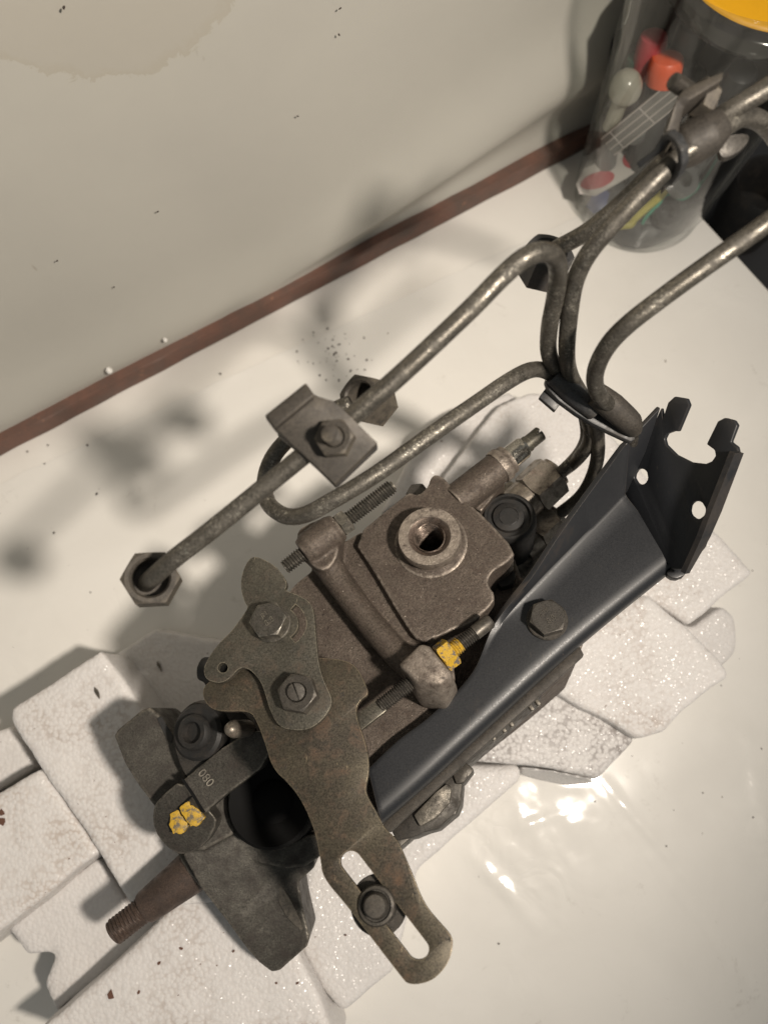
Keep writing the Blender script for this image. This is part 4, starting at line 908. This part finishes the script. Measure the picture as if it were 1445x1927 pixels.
# card label with red ovals standing low against the wall of the tub
def tubpt(px, py, inset):          # point of the tub's inner wall seen at a pixel
    d = ray(px, py); best = None
    for i in range(4000):
        k = .25+.3*i/4000; p = CAM+d*k; r_ = RB-inset+(RT-RB)*p.z/HT
        q = ((p.x-TC.x)**2+(p.y-TC.y)**2)**.5
        if q < r_ and p.z < HT: return p
    return CAM+d*((.004-H)/d.z)
def tubpatch(name, poly, inset, mat, parent=None, th=.0006, smooth=True):
    pl = jag(poly, 10, 0); pts = [tubpt(x, y, inset) for x, y in pl]
    m = MB(); n = len(pts); ctr = sum((p for p in pts), Vector())/n
    cpx = (sum(x for x, _ in poly)/len(poly), sum(y for _, y in poly)/len(poly)); ctr = tubpt(*cpx, inset)
    inn = Vector((TC.x, TC.y, 0)); off = []
    mid = [tubpt((x+cpx[0])/2, (y+cpx[1])/2, inset) for x, y in pl]
    allv = pts+mid+[ctr]
    for p in allv:
        v = inn-p; v.z = 0; off.append(p+v.normalized()*th)
    m.v = allv+off; N_ = len(allv)
    for i in range(n):
        j = (i+1) % n
        for s_, fl_ in ((0, 0), (N_, 1)):
            f1, f2 = (s_+i, s_+j, s_+n+j, s_+n+i), (s_+n+i, s_+n+j, s_+2*n)
            m.f += [f1[::-1], f2[::-1]] if fl_ else [f1, f2]
        m.f.append((i, j, j+N_, i+N_))
    return mk(name, m, mat, parent, fix=True, ang=60)
card = empty('card', pt(1150, 330, 8), 'white card with two red ovals low inside the clear tub', 'card')
def zcard(px, py): return 20+.155*(px-1070)*.95+.03*(345-py)
def cpt(px, py, up=0): return pt(px, py, zcard(px, py)+up)
mk('card_sheet', MB().prism([cpt(*q) for q in [(1084, 346), (1098, 318), (1150, 292), (1212, 262), (1240, 258), (1228, 300), (1178, 335), (1120, 368), (1090, 364)]], Vector((0, 0, -.0006))), M_wh, card, fix=True)
M_rprint = C('red_print', (.46, .045, .06), .5)
for cx_, cy_, rx_, ry_ in ((1124, 339, 33, 15), (1198, 297, 28, 19)): mk('red_oval', MB().prism([cpt(x, y, .5) for x, y in circ(cx_, cy_, rx_, 20, ry_, R(-18))], Vector((0, 0, -.0003))), M_rprint, card, fix=True)
tag(mk('blue_wrapper', MB().prism([pt(x, y, z) for x, y, z in ((1104, 385, 16), (1114, 366, 18), (1140, 356, 20), (1156, 372, 18), (1140, 394, 16), (1116, 400, 14))], Vector((0, 0, -.002))), M_blue, bevel=.6, fix=True), 'crumpled blue wrapper at the bottom left of the tub', 'wrapper')
m = MB().tube([pt(1152, 424, 14), pt(1186, 422, 14), pt(1190, 414, 16), pt(1217, 390, 24), pt(1244, 366, 34), pt(1258, 345, 40)], .0028, 10); tag(mk('yellow_strap', m, M_yel, ang=60), 'yellow plastic strap bent at the bottom of the tub', 'strap')
m = MB().tube([pt(*q) for q in ((1228, 446, 10), (1208, 428, 12), (1214, 410, 20), (1237, 386, 28), (1256, 364, 34), (1282, 374, 28), (1307, 358, 30), (1332, 326, 38), (1352, 292, 48))], .0012, 8); tag(mk('green_wire', m, M_grn, ang=60), 'thin green wire curled low along the tub wall', 'wire')
bgm = MB(); nA_, nB_ = 30, 22
for j in range(nB_+1):
    for i in range(nA_):
        a_ = 2*math.pi*i/nA_; q = j/nB_; r_ = .0405*math.sin(math.pi*min(1, .5+.5*q) if q > .02 else .5*math.pi)**.6*(1 if q > .02 else .9); r_ = max(r_, .0005)
        v = Vector((TC.x+.001+r_*math.cos(a_), TC.y+.001+r_*math.sin(a_), .004+.024*q)); v += Vector((1, 1, 1))*.006*noise.noise(v*90)+Vector((math.cos(a_), math.sin(a_), 0))*.004*noise.noise(v*200)
        v.z = max(v.z, .0045); bgm.v.append(v)
for j in range(nB_):
    for i in range(nA_): a_ = j*nA_+i; b_ = j*nA_+(i+1) % nA_; bgm.f.append((a_, b_, b_+nA_, a_+nA_))
bgm.f.append(tuple(range(nA_-1, -1, -1))); bgm.f.append(tuple(nB_*nA_+i for i in range(nA_)))
tag(mk('dark_filler', bgm, C('filler_dark_grey', (.045, .046, .048), .45), ang=50), 'crumpled dark grey filler added over the bottom of the tub', 'bag')  # added dark filler, covers the bright table seen through the tub floor
for i, (px, py, rx_, z) in enumerate(((1250, 408, 24, 20), (1275, 345, 30, 46), (1240, 335, 24, 44), (1192, 252, 22, 60), (1316, 285, 25, 74))):
    P = U(px, py, z); ax = Vector((rr.uniform(-.4, .4), rr.uniform(-.6, .1), 1)).normalized(); q = mmpx(P)*rx_
    m = MB().lathe([(q*.5, 0), (q, 0), (q*1.02, .001), (q*1.02, .006), (q, .007), (q*.5, .007), (q*.5, 0)], P, ax, 28)
    tag(mk('black_ring', m, M_dk if i % 2 == 0 else M_gr, ang=40), ['black ring lying at the bottom of the tub beside the yellow strap', 'grey ring in the tub beside the green wire', 'black ring in the tub behind the upper pipe', 'grey ring behind the white card in the tub', 'black ring in the tub under the strap clamp'][i], 'ring')
# tin with a yellow lid on top of the pens
P = pt(1462, -88, 150); r = mmpx(P)*190; tin = empty('round_tin', P-ZV*.03, 'round glossy black tin with a yellow lid on top of the tub', 'tin')
M_gloss = C('gloss_black', (.012, .011, .010), .12); M_lid = C('yellow_lid', (.72, .36, .004), .5)
mk('tin_body', MB().lathe([(0, -.016), (r*1.0, -.016), (r*1.04, -.014), (r*1.04, -.006), (r*1.13, -.004), (r*1.14, .0), (r*1.10, .002), (r*1.02, .0018), (r*1.0, 0), (0, 0)], P-ZV*.0005, ZV, 64), M_gloss, tin, ang=50)
mk('tin_lid', MB().lathe([(r*1.0, .0002), (r*.99, .0016), (r*.95, .0020), (0, .0022)], P, ZV, 64), M_lid, tin, ang=60)
# dark pot beyond the table edge
P = U(1430, 372, -20); r = mmpx(P)*66
pot = MB().lathe([(0, -.039), (r*.85, -.039), (r*.95, -.02), (r, .0), (r, .012), (r*.93, .016), (r*.85, .012), (r*.8, -.02), (0, -.02)], P, ZV, 40)
tag(mk('black_pot', pot, M_rubber, ang=50), 'black round pot on the dark floor past the table edge', 'pot')
